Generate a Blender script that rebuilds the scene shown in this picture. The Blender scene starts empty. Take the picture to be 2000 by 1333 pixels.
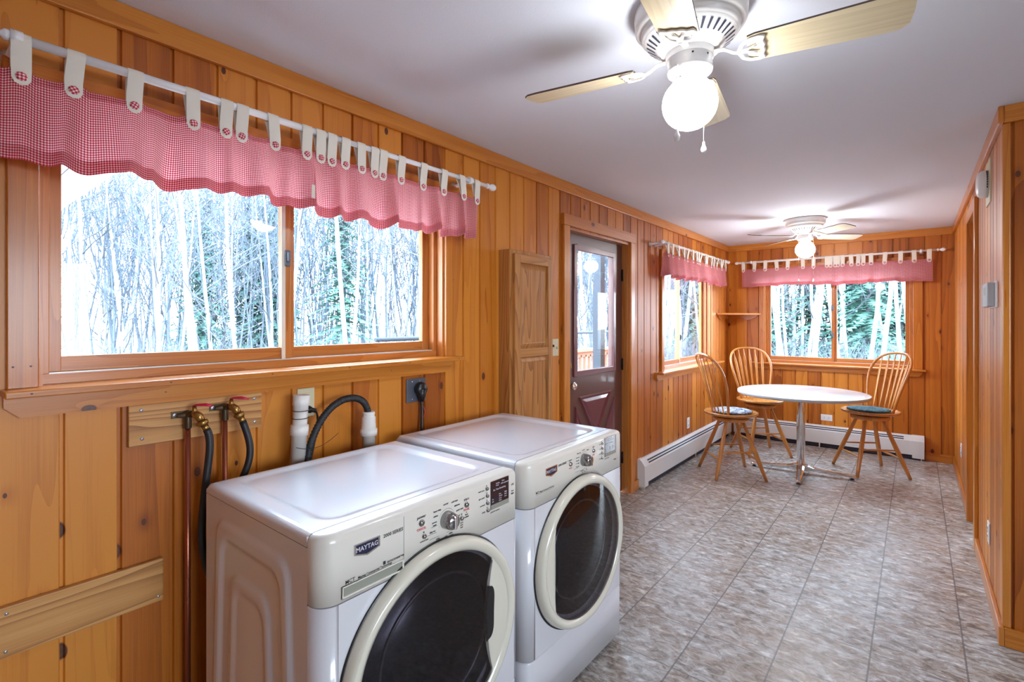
import bpy, bmesh, math, random
from mathutils import Vector, Matrix
PI = math.pi
random.seed(7)
scene = bpy.context.scene
COL = scene.collection

# ------------------------------------------------------------------ camera
cam = bpy.data.cameras.new('camera')
camo = bpy.data.objects.new('camera', cam)
COL.objects.link(camo)
cam.sensor_width = 36.0
cam.lens = 975.6 / 2000 * 36
cam.shift_y = -(666.5 - 627.3) / 2000
cam.clip_start = 0.02
cam.clip_end = 400
camo.location = (0, 0, 1.469)
camo.rotation_euler = (PI / 2, 0, 0.6798)
scene.camera = camo

# ------------------------------------------------------------------ world, light, exposure
WORLD_STRENGTH = 10.0
LAMP_STRENGTH = 20.0
world = bpy.data.worlds.new('overcast_sky')
scene.world = world
world.use_nodes = True
nt = world.node_tree
bg = nt.nodes['Background']
tc = nt.nodes.new('ShaderNodeTexCoord')
sep = nt.nodes.new('ShaderNodeSeparateXYZ')
rmp = nt.nodes.new('ShaderNodeValToRGB')
rmp.color_ramp.elements[0].position = 0.0
rmp.color_ramp.elements[0].color = (0.55, 0.58, 0.62, 1)
rmp.color_ramp.elements[1].position = 0.6
rmp.color_ramp.elements[1].color = (0.62, 0.80, 1.0, 1)
e = rmp.color_ramp.elements.new(0.12)
e.color = (0.80, 0.90, 1.0, 1)
nt.links.new(tc.outputs['Generated'], sep.inputs[0])
nt.links.new(sep.outputs['Z'], rmp.inputs[0])
nt.links.new(rmp.outputs[0], bg.inputs['Color'])
bg.inputs['Strength'].default_value = WORLD_STRENGTH
scene.view_settings.view_transform = 'Standard'
scene.view_settings.look = 'None'
scene.view_settings.exposure = 1.38
scene.view_settings.gamma = 1.0
scene.view_settings.use_curve_mapping = False


def portal(name, loc, rot, sx, sy):
    l = bpy.data.lights.new(name, 'AREA')
    l.shape = 'RECTANGLE'
    l.size, l.size_y = sx, sy
    l.cycles.is_portal = True
    o = bpy.data.objects.new(name, l)
    o.location = loc
    o.rotation_euler = rot
    COL.objects.link(o)
    return o


# room constants (metres)
WX = -1.90      # left wall face
RX = 0.31       # right wall face
FY = 6.83       # far wall face
CH = 2.44       # ceiling
RY = 3.16       # return wall face
EX = 3.0        # east wall of the part of the room behind the camera
BY = -2.6       # back wall
portal('daylight_laundry_window', (-2.06, 1.0, 1.72), (0, -PI / 2, 0), 0.74, 1.45)
portal('daylight_dinette_side_window', (-2.06, 5.4, 1.52), (0, -PI / 2, 0), 0.95, 1.3)
portal('daylight_dinette_window', (-0.75, 6.99, 1.5), (-PI / 2, 0, 0), 1.4, 0.98)
portal('daylight_added_fill_window', (EX + 0.14, 0.45, 1.55), (0, PI / 2, 0), 1.2, 1.9)  # portal of the added, unseen fill window


# ------------------------------------------------------------------ materials
def mat(name):
    m = bpy.data.materials.new(name)
    m.use_nodes = True
    n = m.node_tree
    return m, n, n.nodes['Principled BSDF']


def lnk(n, a, b):
    n.links.new(a, b)


def simple(name, col, rough=0.5, metal=0.0, coat=0.0, spec=0.5, bump=0.0, bscale=4):
    m, n, p = mat(name)
    p.inputs['Base Color'].default_value = (*col, 1)
    p.inputs['Roughness'].default_value = rough
    p.inputs['Metallic'].default_value = metal
    p.inputs['Coat Weight'].default_value = coat
    p.inputs['Specular IOR Level'].default_value = spec
    tx = n.nodes.new('ShaderNodeTexCoord')
    no = n.nodes.new('ShaderNodeTexNoise')
    no.inputs['Scale'].default_value = bscale
    lnk(n, tx.outputs['Object'], no.inputs['Vector'])
    mx = n.nodes.new('ShaderNodeMapRange')
    mx.inputs['To Min'].default_value = max(0.0, rough - 0.04)
    mx.inputs['To Max'].default_value = min(1.0, rough + 0.04)
    lnk(n, no.outputs[0], mx.inputs['Value'])
    lnk(n, mx.outputs[0], p.inputs['Roughness'])
    if bump:
        b = n.nodes.new('ShaderNodeBump')
        b.inputs['Strength'].default_value = bump
        b.inputs['Distance'].default_value = 0.002
        lnk(n, no.outputs[0], b.inputs['Height'])
        lnk(n, b.outputs[0], p.inputs['Normal'])
    return m


def mathn(n, op, a, b=None, c=None):
    q = n.nodes.new('ShaderNodeMath')
    q.operation = op
    for i, v in enumerate((a, b, c)):
        if v is None:
            continue
        if isinstance(v, (int, float)):
            q.inputs[i].default_value = v
        else:
            lnk(n, v, q.inputs[i])
    return q.outputs[0]


def wood(name, light, mid, dark, knots=0.5, rough=0.32, coat=0.25, grain=1.0, ring=9.0, var=0.35, kscale=(5.0, 3.0), rw=0.28):
    """pine / oak: UV x runs across the board, UV y along the grain (metres); 'rnd' differs per board"""
    m, n, p = mat(name)
    uv = n.nodes.new('ShaderNodeUVMap')
    uv.uv_map = 'UVMap'
    at = n.nodes.new('ShaderNodeAttribute')
    at.attribute_name = 'rnd'
    r = at.outputs['Fac']
    s = n.nodes.new('ShaderNodeSeparateXYZ')
    lnk(n, uv.outputs[0], s.inputs[0])
    u, v = s.outputs[0], s.outputs[1]
    u2 = mathn(n, 'ADD', u, mathn(n, 'MULTIPLY', r, 37.3))
    v2 = mathn(n, 'ADD', v, mathn(n, 'MULTIPLY', r, 91.7))
    # knots
    kc = n.nodes.new('ShaderNodeCombineXYZ')
    lnk(n, mathn(n, 'MULTIPLY', u2, kscale[0]), kc.inputs[0])
    lnk(n, mathn(n, 'MULTIPLY', v2, kscale[1]), kc.inputs[1])
    vo = n.nodes.new('ShaderNodeTexVoronoi')
    vo.voronoi_dimensions = '2D'
    vo.inputs['Scale'].default_value = 1.0
    lnk(n, kc.outputs[0], vo.inputs['Vector'])
    vs = n.nodes.new('ShaderNodeSeparateColor')
    lnk(n, vo.outputs['Color'], vs.inputs[0])
    # distance in metres-ish (kscale anisotropy makes knots oval along the grain)
    ksz = mathn(n, 'MULTIPLY', mathn(n, 'MULTIPLY_ADD', vs.outputs[1], 0.055, 0.02), mathn(n, 'LESS_THAN', vs.outputs[0], knots))
    kd = vo.outputs['Distance']
    bend = mathn(n, 'EXPONENT', mathn(n, 'MULTIPLY', mathn(n, 'MULTIPLY', kd, kd), -110.0))
    bend = mathn(n, 'MULTIPLY', bend, mathn(n, 'LESS_THAN', vs.outputs[0], knots))
    # broad rings
    nc = n.nodes.new('ShaderNodeCombineXYZ')
    lnk(n, mathn(n, 'MULTIPLY', u2, 7.0), nc.inputs[0])
    lnk(n, mathn(n, 'MULTIPLY', v2, 0.42), nc.inputs[1])
    lnk(n, mathn(n, 'MULTIPLY', r, 55.0), nc.inputs[2])
    n1 = n.nodes.new('ShaderNodeTexNoise')
    n1.inputs['Scale'].default_value = 1.0
    n1.inputs['Detail'].default_value = 2.0
    lnk(n, nc.outputs[0], n1.inputs['Vector'])
    ph = mathn(n, 'ADD', mathn(n, 'MULTIPLY', n1.outputs[0], ring), mathn(n, 'MULTIPLY', bend, 0.35))
    ph = mathn(n, 'ADD', ph, mathn(n, 'MULTIPLY', u2, 6.0))
    rg = mathn(n, 'FRACT', ph)
    rg = mathn(n, 'POWER', rg, 2.0)
    # fine fibre
    fc = n.nodes.new('ShaderNodeCombineXYZ')
    lnk(n, mathn(n, 'MULTIPLY', u2, 260.0 * grain), fc.inputs[0])
    lnk(n, mathn(n, 'MULTIPLY', v2, 4.0 * grain), fc.inputs[1])
    n2 = n.nodes.new('ShaderNodeTexNoise')
    n2.inputs['Scale'].default_value = 1.0
    n2.inputs['Detail'].default_value = 3.0
    lnk(n, fc.outputs[0], n2.inputs['Vector'])
    f = mathn(n, 'ADD', mathn(n, 'MULTIPLY', rg, rw), mathn(n, 'MULTIPLY', n2.outputs[0], 0.46))
    f = mathn(n, 'ADD', f, mathn(n, 'MULTIPLY', mathn(n, 'SUBTRACT', mathn(n, 'FRACT', mathn(n, 'MULTIPLY', r, 17.13)), 0.5), var))
    f = mathn(n, 'ADD', f, mathn(n, 'MULTIPLY', bend, 0.22))
    cr = n.nodes.new('ShaderNodeValToRGB')
    cr.color_ramp.elements[0].position = 0.05
    cr.color_ramp.elements[0].color = (*light, 1)
    cr.color_ramp.elements[1].position = 0.95
    cr.color_ramp.elements[1].color = (*dark, 1)
    em = cr.color_ramp.elements.new(0.45)
    em.color = (*mid, 1)
    lnk(n, f, cr.inputs[0])
    # knot colours
    kn = mathn(n, 'DIVIDE', kd, mathn(n, 'ADD', ksz, 0.0001))
    kr = n.nodes.new('ShaderNodeValToRGB')
    ke = kr.color_ramp.elements
    ke[0].position = 0.0
    ke[0].color = (0.055, 0.016, 0.006, 1)
    ke[1].position = 1.0
    ke[1].color = (dark[0] * 0.8, dark[1] * 0.6, dark[2] * 0.5, 1)
    k2 = ke.new(0.62)
    k2.color = (0.13, 0.04, 0.012, 1)
    k3 = ke.new(0.75)
    k3.color = (0.04, 0.012, 0.005, 1)
    knd = mathn(n, 'DIVIDE', kn, 1.0)
    lnk(n, knd, kr.inputs[0])
    km = mathn(n, 'SMOOTH_MIN', mathn(n, 'MAXIMUM', mathn(n, 'MULTIPLY', mathn(n, 'SUBTRACT', 1.12, kn), 5.0), 0.0), 1.0, 0.05)
    mx = n.nodes.new('ShaderNodeMix')
    mx.data_type = 'RGBA'
    lnk(n, km, mx.inputs['Factor'])
    lnk(n, cr.outputs[0], mx.inputs['A'])
    lnk(n, kr.outputs[0], mx.inputs['B'])
    lnk(n, mx.outputs['Result'], p.inputs['Base Color'])
    p.inputs['Roughness'].default_value = rough
    p.inputs['Coat Weight'].default_value = coat
    p.inputs['Coat Roughness'].default_value = 0.18
    b = n.nodes.new('ShaderNodeBump')
    b.inputs['Strength'].default_value = 0.12
    b.inputs['Distance'].default_value = 0.001
    lnk(n, n2.outputs[0], b.inputs['Height'])
    lnk(n, b.outputs[0], p.inputs['Normal'])
    return m


M = {}
M['pine'] = wood('knotty_pine', (0.66, 0.240, 0.026), (0.475, 0.132, 0.008), (0.20, 0.038, 0.003), knots=0.72, ring=5.0, var=0.7, rough=0.42, coat=0.05)
M['pinetrim'] = wood('pine_trim', (0.65, 0.245, 0.034), (0.49, 0.145, 0.013), (0.25, 0.055, 0.005), knots=0.10, var=0.3)
M['fir'] = wood('fir_window', (0.60, 0.235, 0.055), (0.46, 0.145, 0.026), (0.25, 0.06, 0.010), knots=0.0, ring=14, var=0.15)
M['plank'] = wood('raw_plank', (0.70, 0.38, 0.14), (0.54, 0.25, 0.07), (0.26, 0.09, 0.022), knots=0.12, rough=0.5, coat=0.0, ring=11, var=0.1, rw=0.6)
M['oak'] = wood('oak', (0.56, 0.27, 0.08), (0.44, 0.18, 0.045), (0.17, 0.055, 0.012), knots=0.0, ring=16, rough=0.38, coat=0.1, var=0.1, grain=0.8, rw=0.5)
M['chairwood'] = wood('chair_wood', (0.66, 0.30, 0.075), (0.52, 0.19, 0.038), (0.30, 0.085, 0.015), knots=0.0, ring=6, rough=0.25, coat=0.4, var=0.3)
M['bladewood'] = wood('blade_wood', (0.72, 0.62, 0.42), (0.62, 0.51, 0.32), (0.40, 0.31, 0.17), knots=0.0, ring=12, rough=0.4, coat=0.2, var=0.1)
M['bladedark'] = simple('blade_edge', (0.10, 0.07, 0.06), 0.5)
M['ceiling'] = simple('ceiling_paint', (0.71, 0.74, 0.82), 0.85, bump=0.25, bscale=220)
M['enamel'] = simple('white_enamel', (0.67, 0.66, 0.69), 0.22, coat=0.6, bscale=3)
M['cream'] = simple('cream_plastic', (0.70, 0.66, 0.55), 0.25, coat=0.5, bscale=3)
M['console'] = simple('console_plastic', (0.74, 0.70, 0.63), 0.30, coat=0.3, bscale=3)
M['slotgrey'] = simple('slot_plastic', (0.30, 0.30, 0.25), 0.35)
M['black'] = simple('black_plastic', (0.012, 0.012, 0.014), 0.35)
M['rubber'] = simple('black_rubber', (0.014, 0.016, 0.02), 0.5)
M['ink'] = simple('black_ink', (0.03, 0.03, 0.035), 0.6)
M['redink'] = simple('red_ink', (0.65, 0.06, 0.04), 0.6)
M['whiteink'] = simple('white_ink', (0.62, 0.58, 0.62), 0.6)
M['navy'] = simple('badge_navy', (0.015, 0.02, 0.06), 0.3, coat=0.5)
M['display'] = simple('display_glass', (0.028, 0.016, 0.024), 0.12, coat=0.6)
M['chrome'] = simple('chrome', (0.80, 0.80, 0.82), 0.10, metal=1.0)
M['knobmetal'] = simple('knob_metal', (0.35, 0.34, 0.34), 0.2, metal=0.9)
M['steel'] = simple('drum_steel', (0.28, 0.28, 0.30), 0.35, metal=0.8)
M['brass'] = simple('brass', (0.42, 0.24, 0.07), 0.3, metal=0.9)
M['solder'] = simple('tarnished_bronze', (0.11, 0.075, 0.045), 0.4, metal=0.8)
M['copper'] = simple('copper', (0.42, 0.13, 0.075), 0.28, metal=0.85)
M['redhandle'] = simple('red_enamel', (0.60, 0.015, 0.07), 0.3, coat=0.4)
M['pvc'] = simple('pvc', (0.80, 0.77, 0.73), 0.35)
M['plategrey'] = simple('grey_plate', (0.12, 0.14, 0.18), 0.4, metal=0.5)
M['ivory'] = simple('ivory_plastic', (0.66, 0.60, 0.40), 0.4)
M['white'] = simple('white_paint', (0.82, 0.82, 0.83), 0.35)
M['heater'] = simple('heater_paint', (0.74, 0.74, 0.74), 0.4)
M['heaterend'] = simple('heater_end', (0.62, 0.59, 0.52), 0.45)
M['slotdark'] = simple('slot_dark', (0.02, 0.022, 0.045), 0.6)
M['doorpaint'] = simple('brown_door_paint', (0.115, 0.045, 0.036), 0.35, coat=0.2)
M['doortrim'] = simple('brown_door_moulding', (0.15, 0.035, 0.045), 0.3, coat=0.3)
M['hinge'] = simple('dark_hinge', (0.03, 0.025, 0.02), 0.4, metal=0.6)
M['tabcloth'] = simple('cream_cloth', (0.80, 0.75, 0.66), 0.9, bump=0.3, bscale=500)
M['rod'] = simple('white_rod', (0.84, 0.84, 0.86), 0.25, coat=0.3)
M['tabletop'] = simple('white_laminate', (0.82, 0.83, 0.85), 0.18, coat=0.4)
M['tableedge'] = simple('grey_edge_band', (0.50, 0.51, 0.52), 0.4)
M['fanmetal'] = simple('fan_enamel', (0.74, 0.72, 0.70), 0.3, coat=0.3)
M['birch'] = simple('birch_bark', (0.34, 0.35, 0.36), 0.9)
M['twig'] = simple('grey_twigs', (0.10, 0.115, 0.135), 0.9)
M['hazetwig'] = simple('haze_tinted_twigs', (0.13, 0.165, 0.21), 0.9)  # twigs paler and bluer: distance haze put into the colour
M['needles'] = simple('spruce_needles', (0.10, 0.24, 0.19), 0.9)
M['deckwood'] = simple('deck_redwood', (0.26, 0.11, 0.065), 0.8)
M['soffit'] = simple('white_soffit', (0.60, 0.62, 0.63), 0.5)
M['siding'] = simple('grey_blue_siding', (0.03, 0.045, 0.06), 0.7)
M['alum'] = simple('aluminium', (0.66, 0.68, 0.68), 0.35, metal=0.3)
M['screw'] = simple('zinc_screw', (0.55, 0.57, 0.60), 0.3, metal=0.8)
M['fob'] = simple('clear_fob', (0.70, 0.70, 0.72), 0.1, coat=0.5)


def gingham(name, period, trans=0.55):
    m, n, p = mat(name)
    uv = n.nodes.new('ShaderNodeUVMap')
    uv.uv_map = 'UVMap'
    s = n.nodes.new('ShaderNodeSeparateXYZ')
    lnk(n, uv.outputs[0], s.inputs[0])

    def stripe(c):
        x = mathn(n, 'FRACT', mathn(n, 'DIVIDE', c, period))
        x = mathn(n, 'ABSOLUTE', mathn(n, 'SUBTRACT', x, 0.5))
        q = n.nodes.new('ShaderNodeMapRange')
        q.inputs['From Min'].default_value = 0.20
        q.inputs['From Max'].default_value = 0.30
        lnk(n, x, q.inputs['Value'])
        return q.outputs[0]
    a, b = stripe(s.outputs[0]), stripe(s.outputs[1])
    f = mathn(n, 'MULTIPLY', mathn(n, 'ADD', a, b), 0.5)
    cr = n.nodes.new('ShaderNodeValToRGB')
    e_ = cr.color_ramp.elements
    e_[0].color = (0.88, 0.80, 0.80, 1)
    e_[1].color = (0.46, 0.006, 0.040, 1)
    q = e_.new(0.5)
    q.color = (0.74, 0.17, 0.20, 1)
    lnk(n, f, cr.inputs[0])
    lnk(n, cr.outputs[0], p.inputs['Base Color'])
    p.inputs['Roughness'].default_value = 0.9
    tr = n.nodes.new('ShaderNodeBsdfTranslucent')
    lnk(n, cr.outputs[0], tr.inputs['Color'])
    mx = n.nodes.new('ShaderNodeMixShader')
    mx.inputs[0].default_value = trans
    out = n.nodes['Material Output']
    lnk(n, p.outputs[0], mx.inputs[1])
    lnk(n, tr.outputs[0], mx.inputs[2])
    lnk(n, mx.outputs[0], out.inputs[0])
    return m


M['gingham'] = gingham('red_gingham', 0.0066)
M['ginghambutton'] = gingham('red_gingham_button', 0.0075, 0.05)


def glassmat(name, tint=(1, 1, 1), gloss=0.06):
    m = bpy.data.materials.new(name)
    m.use_nodes = True
    n = m.node_tree
    n.nodes.remove(n.nodes['Principled BSDF'])
    t = n.nodes.new('ShaderNodeBsdfTransparent')
    t.inputs[0].default_value = (*tint, 1)
    g = n.nodes.new('ShaderNodeBsdfGlossy')
    g.inputs['Roughness'].default_value = 0.02
    ge = n.nodes.new('ShaderNodeNewGeometry')
    dt = n.nodes.new('ShaderNodeVectorMath')
    dt.operation = 'DOT_PRODUCT'
    lnk(n, ge.outputs['Normal'], dt.inputs[0])
    lnk(n, ge.outputs['Incoming'], dt.inputs[1])
    c1 = mathn(n, 'SUBTRACT', 1.0, mathn(n, 'ABSOLUTE', dt.outputs['Value']))
    fz = mathn(n, 'MULTIPLY_ADD', mathn(n, 'POWER', c1, 5.0), 0.9, gloss)
    mx = n.nodes.new('ShaderNodeMixShader')
    lnk(n, fz, mx.inputs[0])
    lnk(n, t.outputs[0], mx.inputs[1])
    lnk(n, g.outputs[0], mx.inputs[2])
    lnk(n, mx.outputs[0], n.nodes['Material Output'].inputs[0])
    return m


M['glass'] = glassmat('window_glass', (0.97, 0.99, 1.0), 0.02)
M['doorglass'] = glassmat('smoked_glass', (0.34, 0.32, 0.36), 0.06)

m_, n_, p_ = mat('lamp_globe')
p_.inputs['Base Color'].default_value = (0.9, 0.9, 0.9, 1)
p_.inputs['Emission Color'].default_value = (0.94, 0.97, 1.0, 1)
p_.inputs['Emission Strength'].default_value = LAMP_STRENGTH
M['globe'] = m_
m2_ = m_.copy()
m2_.name = 'lamp_globe_bright'
m2_.node_tree.nodes['Principled BSDF'].inputs['Emission Strength'].default_value = LAMP_STRENGTH * 2.3
M['globe2'] = m2_

# vinyl floor
m_, n, p_ = mat('vinyl_floor')
tx = n.nodes.new('ShaderNodeTexCoord')
s_ = n.nodes.new('ShaderNodeSeparateXYZ')
lnk(n, tx.outputs['Object'], s_.inputs[0])
TP = 0.324
tu = mathn(n, 'DIVIDE', mathn(n, 'SUBTRACT', s_.outputs[0], -0.156 - TP * 20), TP)
tv = mathn(n, 'DIVIDE', mathn(n, 'SUBTRACT', s_.outputs[1], 2.07 - TP * 20), TP)


def groove(c, w):
    q = mathn(n, 'ABSOLUTE', mathn(n, 'SUBTRACT', mathn(n, 'FRACT', mathn(n, 'ADD', c, 0.5)), 0.5))
    return mathn(n, 'LESS_THAN', q, w)


gr_ = mathn(n, 'MAXIMUM', groove(tu, 0.0105), groove(tv, 0.0065))
cmb = n.nodes.new('ShaderNodeCombineXYZ')
lnk(n, mathn(n, 'FLOOR', tu), cmb.inputs[0])
lnk(n, mathn(n, 'FLOOR', tv), cmb.inputs[1])
wn = n.nodes.new('ShaderNodeTexWhiteNoise')
wn.noise_dimensions = '2D'
lnk(n, cmb.outputs[0], wn.inputs['Vector'])
mp = n.nodes.new('ShaderNodeMapping')
mp.inputs['Scale'].default_value = (1.0, 1.9, 1.0)
mp.inputs['Rotation'].default_value = (0, 0, 0.35)
va = n.nodes.new('ShaderNodeVectorMath')
va.operation = 'MULTIPLY_ADD'
va.inputs[1].default_value = (9, 9, 9)
lnk(n, wn.outputs['Color'], va.inputs[0])
lnk(n, tx.outputs['Object'], va.inputs[2])
lnk(n, va.outputs[0], mp.inputs[0])
no1 = n.nodes.new('ShaderNodeTexNoise')
no1.inputs['Scale'].default_value = 17
no1.inputs['Detail'].default_value = 8
no1.inputs['Roughness'].default_value = 0.72
no1.inputs['Distortion'].default_value = 0.7
lnk(n, mp.outputs[0], no1.inputs['Vector'])
no2 = n.nodes.new('ShaderNodeTexNoise')
no2.inputs['Scale'].default_value = 4
no2.inputs['Detail'].default_value = 3
lnk(n, mp.outputs[0], no2.inputs['Vector'])
cr = n.nodes.new('ShaderNodeValToRGB')
ce = cr.color_ramp.elements
ce[0].position = 0.33
ce[0].color = (0.125, 0.115, 0.115, 1)
ce[1].position = 0.70
ce[1].color = (0.72, 0.71, 0.70, 1)
q = ce.new(0.45)
q.color = (0.32, 0.275, 0.235, 1)
q = ce.new(0.55)
q.color = (0.50, 0.48, 0.46, 1)
lnk(n, no1.outputs[0], cr.inputs[0])
mx = n.nodes.new('ShaderNodeMix')
mx.data_type = 'RGBA'
mx.blend_type = 'MULTIPLY'
mx.inputs['Factor'].default_value = 0.5
lnk(n, cr.outputs[0], mx.inputs['A'])
cr2 = n.nodes.new('ShaderNodeValToRGB')
cr2.color_ramp.elements[0].position = 0.35
cr2.color_ramp.elements[0].color = (0.84, 0.69, 0.55, 1)
cr2.color_ramp.elements[1].position = 0.6
cr2.color_ramp.elements[1].color = (1, 1, 1, 1)
lnk(n, no2.outputs[0], cr2.inputs[0])
lnk(n, cr2.outputs[0], mx.inputs['B'])
mg = n.nodes.new('ShaderNodeMix')
mg.data_type = 'RGBA'
lnk(n, mathn(n, 'MULTIPLY', gr_, 0.75), mg.inputs['Factor'])
lnk(n, mx.outputs['Result'], mg.inputs['A'])
mg.inputs['B'].default_value = (0.115, 0.105, 0.105, 1)
lnk(n, mg.outputs['Result'], p_.inputs['Base Color'])
rr = n.nodes.new('ShaderNodeMapRange')
rr.inputs['To Min'].default_value = 0.17
rr.inputs['To Max'].default_value = 0.34
lnk(n, no1.outputs[0], rr.inputs['Value'])
lnk(n, rr.outputs[0], p_.inputs['Roughness'])
bp_ = n.nodes.new('ShaderNodeBump')
bp_.inputs['Strength'].default_value = 0.5
bp_.inputs['Distance'].default_value = 0.0025
lnk(n, mathn(n, 'SUBTRACT', no1.outputs[0], mathn(n, 'MULTIPLY', gr_, 0.8)), bp_.inputs['Height'])
lnk(n, bp_.outputs[0], p_.inputs['Normal'])
M['floor'] = m_

# forest floor
m_, n, p_ = mat('forest_floor')
no1 = n.nodes.new('ShaderNodeTexNoise')
no1.inputs['Scale'].default_value = 1.3
no1.inputs['Detail'].default_value = 8
tx = n.nodes.new('ShaderNodeTexCoord')
lnk(n, tx.outputs['Object'], no1.inputs['Vector'])
cr = n.nodes.new('ShaderNodeValToRGB')
cr.color_ramp.elements[0].position = 0.35
cr.color_ramp.elements[0].color = (0.12, 0.10, 0.09, 1)
cr.color_ramp.elements[1].position = 0.65
cr.color_ramp.elements[1].color = (0.34, 0.30, 0.27, 1)
lnk(n, no1.outputs[0], cr.inputs[0])
lnk(n, cr.outputs[0], p_.inputs['Base Color'])
p_.inputs['Roughness'].default_value = 0.95
M['ground'] = m_

# braided blue cushion
for nm, c1, c2, c3 in (('cushion_print', (0.55, 0.57, 0.60), (0.05, 0.08, 0.16), (0.25, 0.28, 0.33)),
                       ('cushion_green', (0.03, 0.10, 0.12), (0.02, 0.03, 0.07), (0.10, 0.26, 0.25))):
    m_, n, p_ = mat(nm)
    tx = n.nodes.new('ShaderNodeTexCoord')
    no1 = n.nodes.new('ShaderNodeTexNoise')
    no1.inputs['Scale'].default_value = 16
    no1.inputs['Detail'].default_value = 2
    no1.inputs['Distortion'].default_value = 2.0
    lnk(n, tx.outputs['Object'], no1.inputs['Vector'])
    cr = n.nodes.new('ShaderNodeValToRGB')
    cr.color_ramp.interpolation = 'CONSTANT'
    cr.color_ramp.elements[0].color = (*c1, 1)
    cr.color_ramp.elements[1].position = 0.48
    cr.color_ramp.elements[1].color = (*c2, 1)
    q = cr.color_ramp.elements.new(0.56)
    q.color = (*c3, 1)
    q = cr.color_ramp.elements.new(0.62)
    q.color = (*c1, 1)
    lnk(n, no1.outputs[0], cr.inputs[0])
    lnk(n, cr.outputs[0], p_.inputs['Base Color'])
    p_.inputs['Roughness'].default_value = 0.9
    M[nm] = m_


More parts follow.
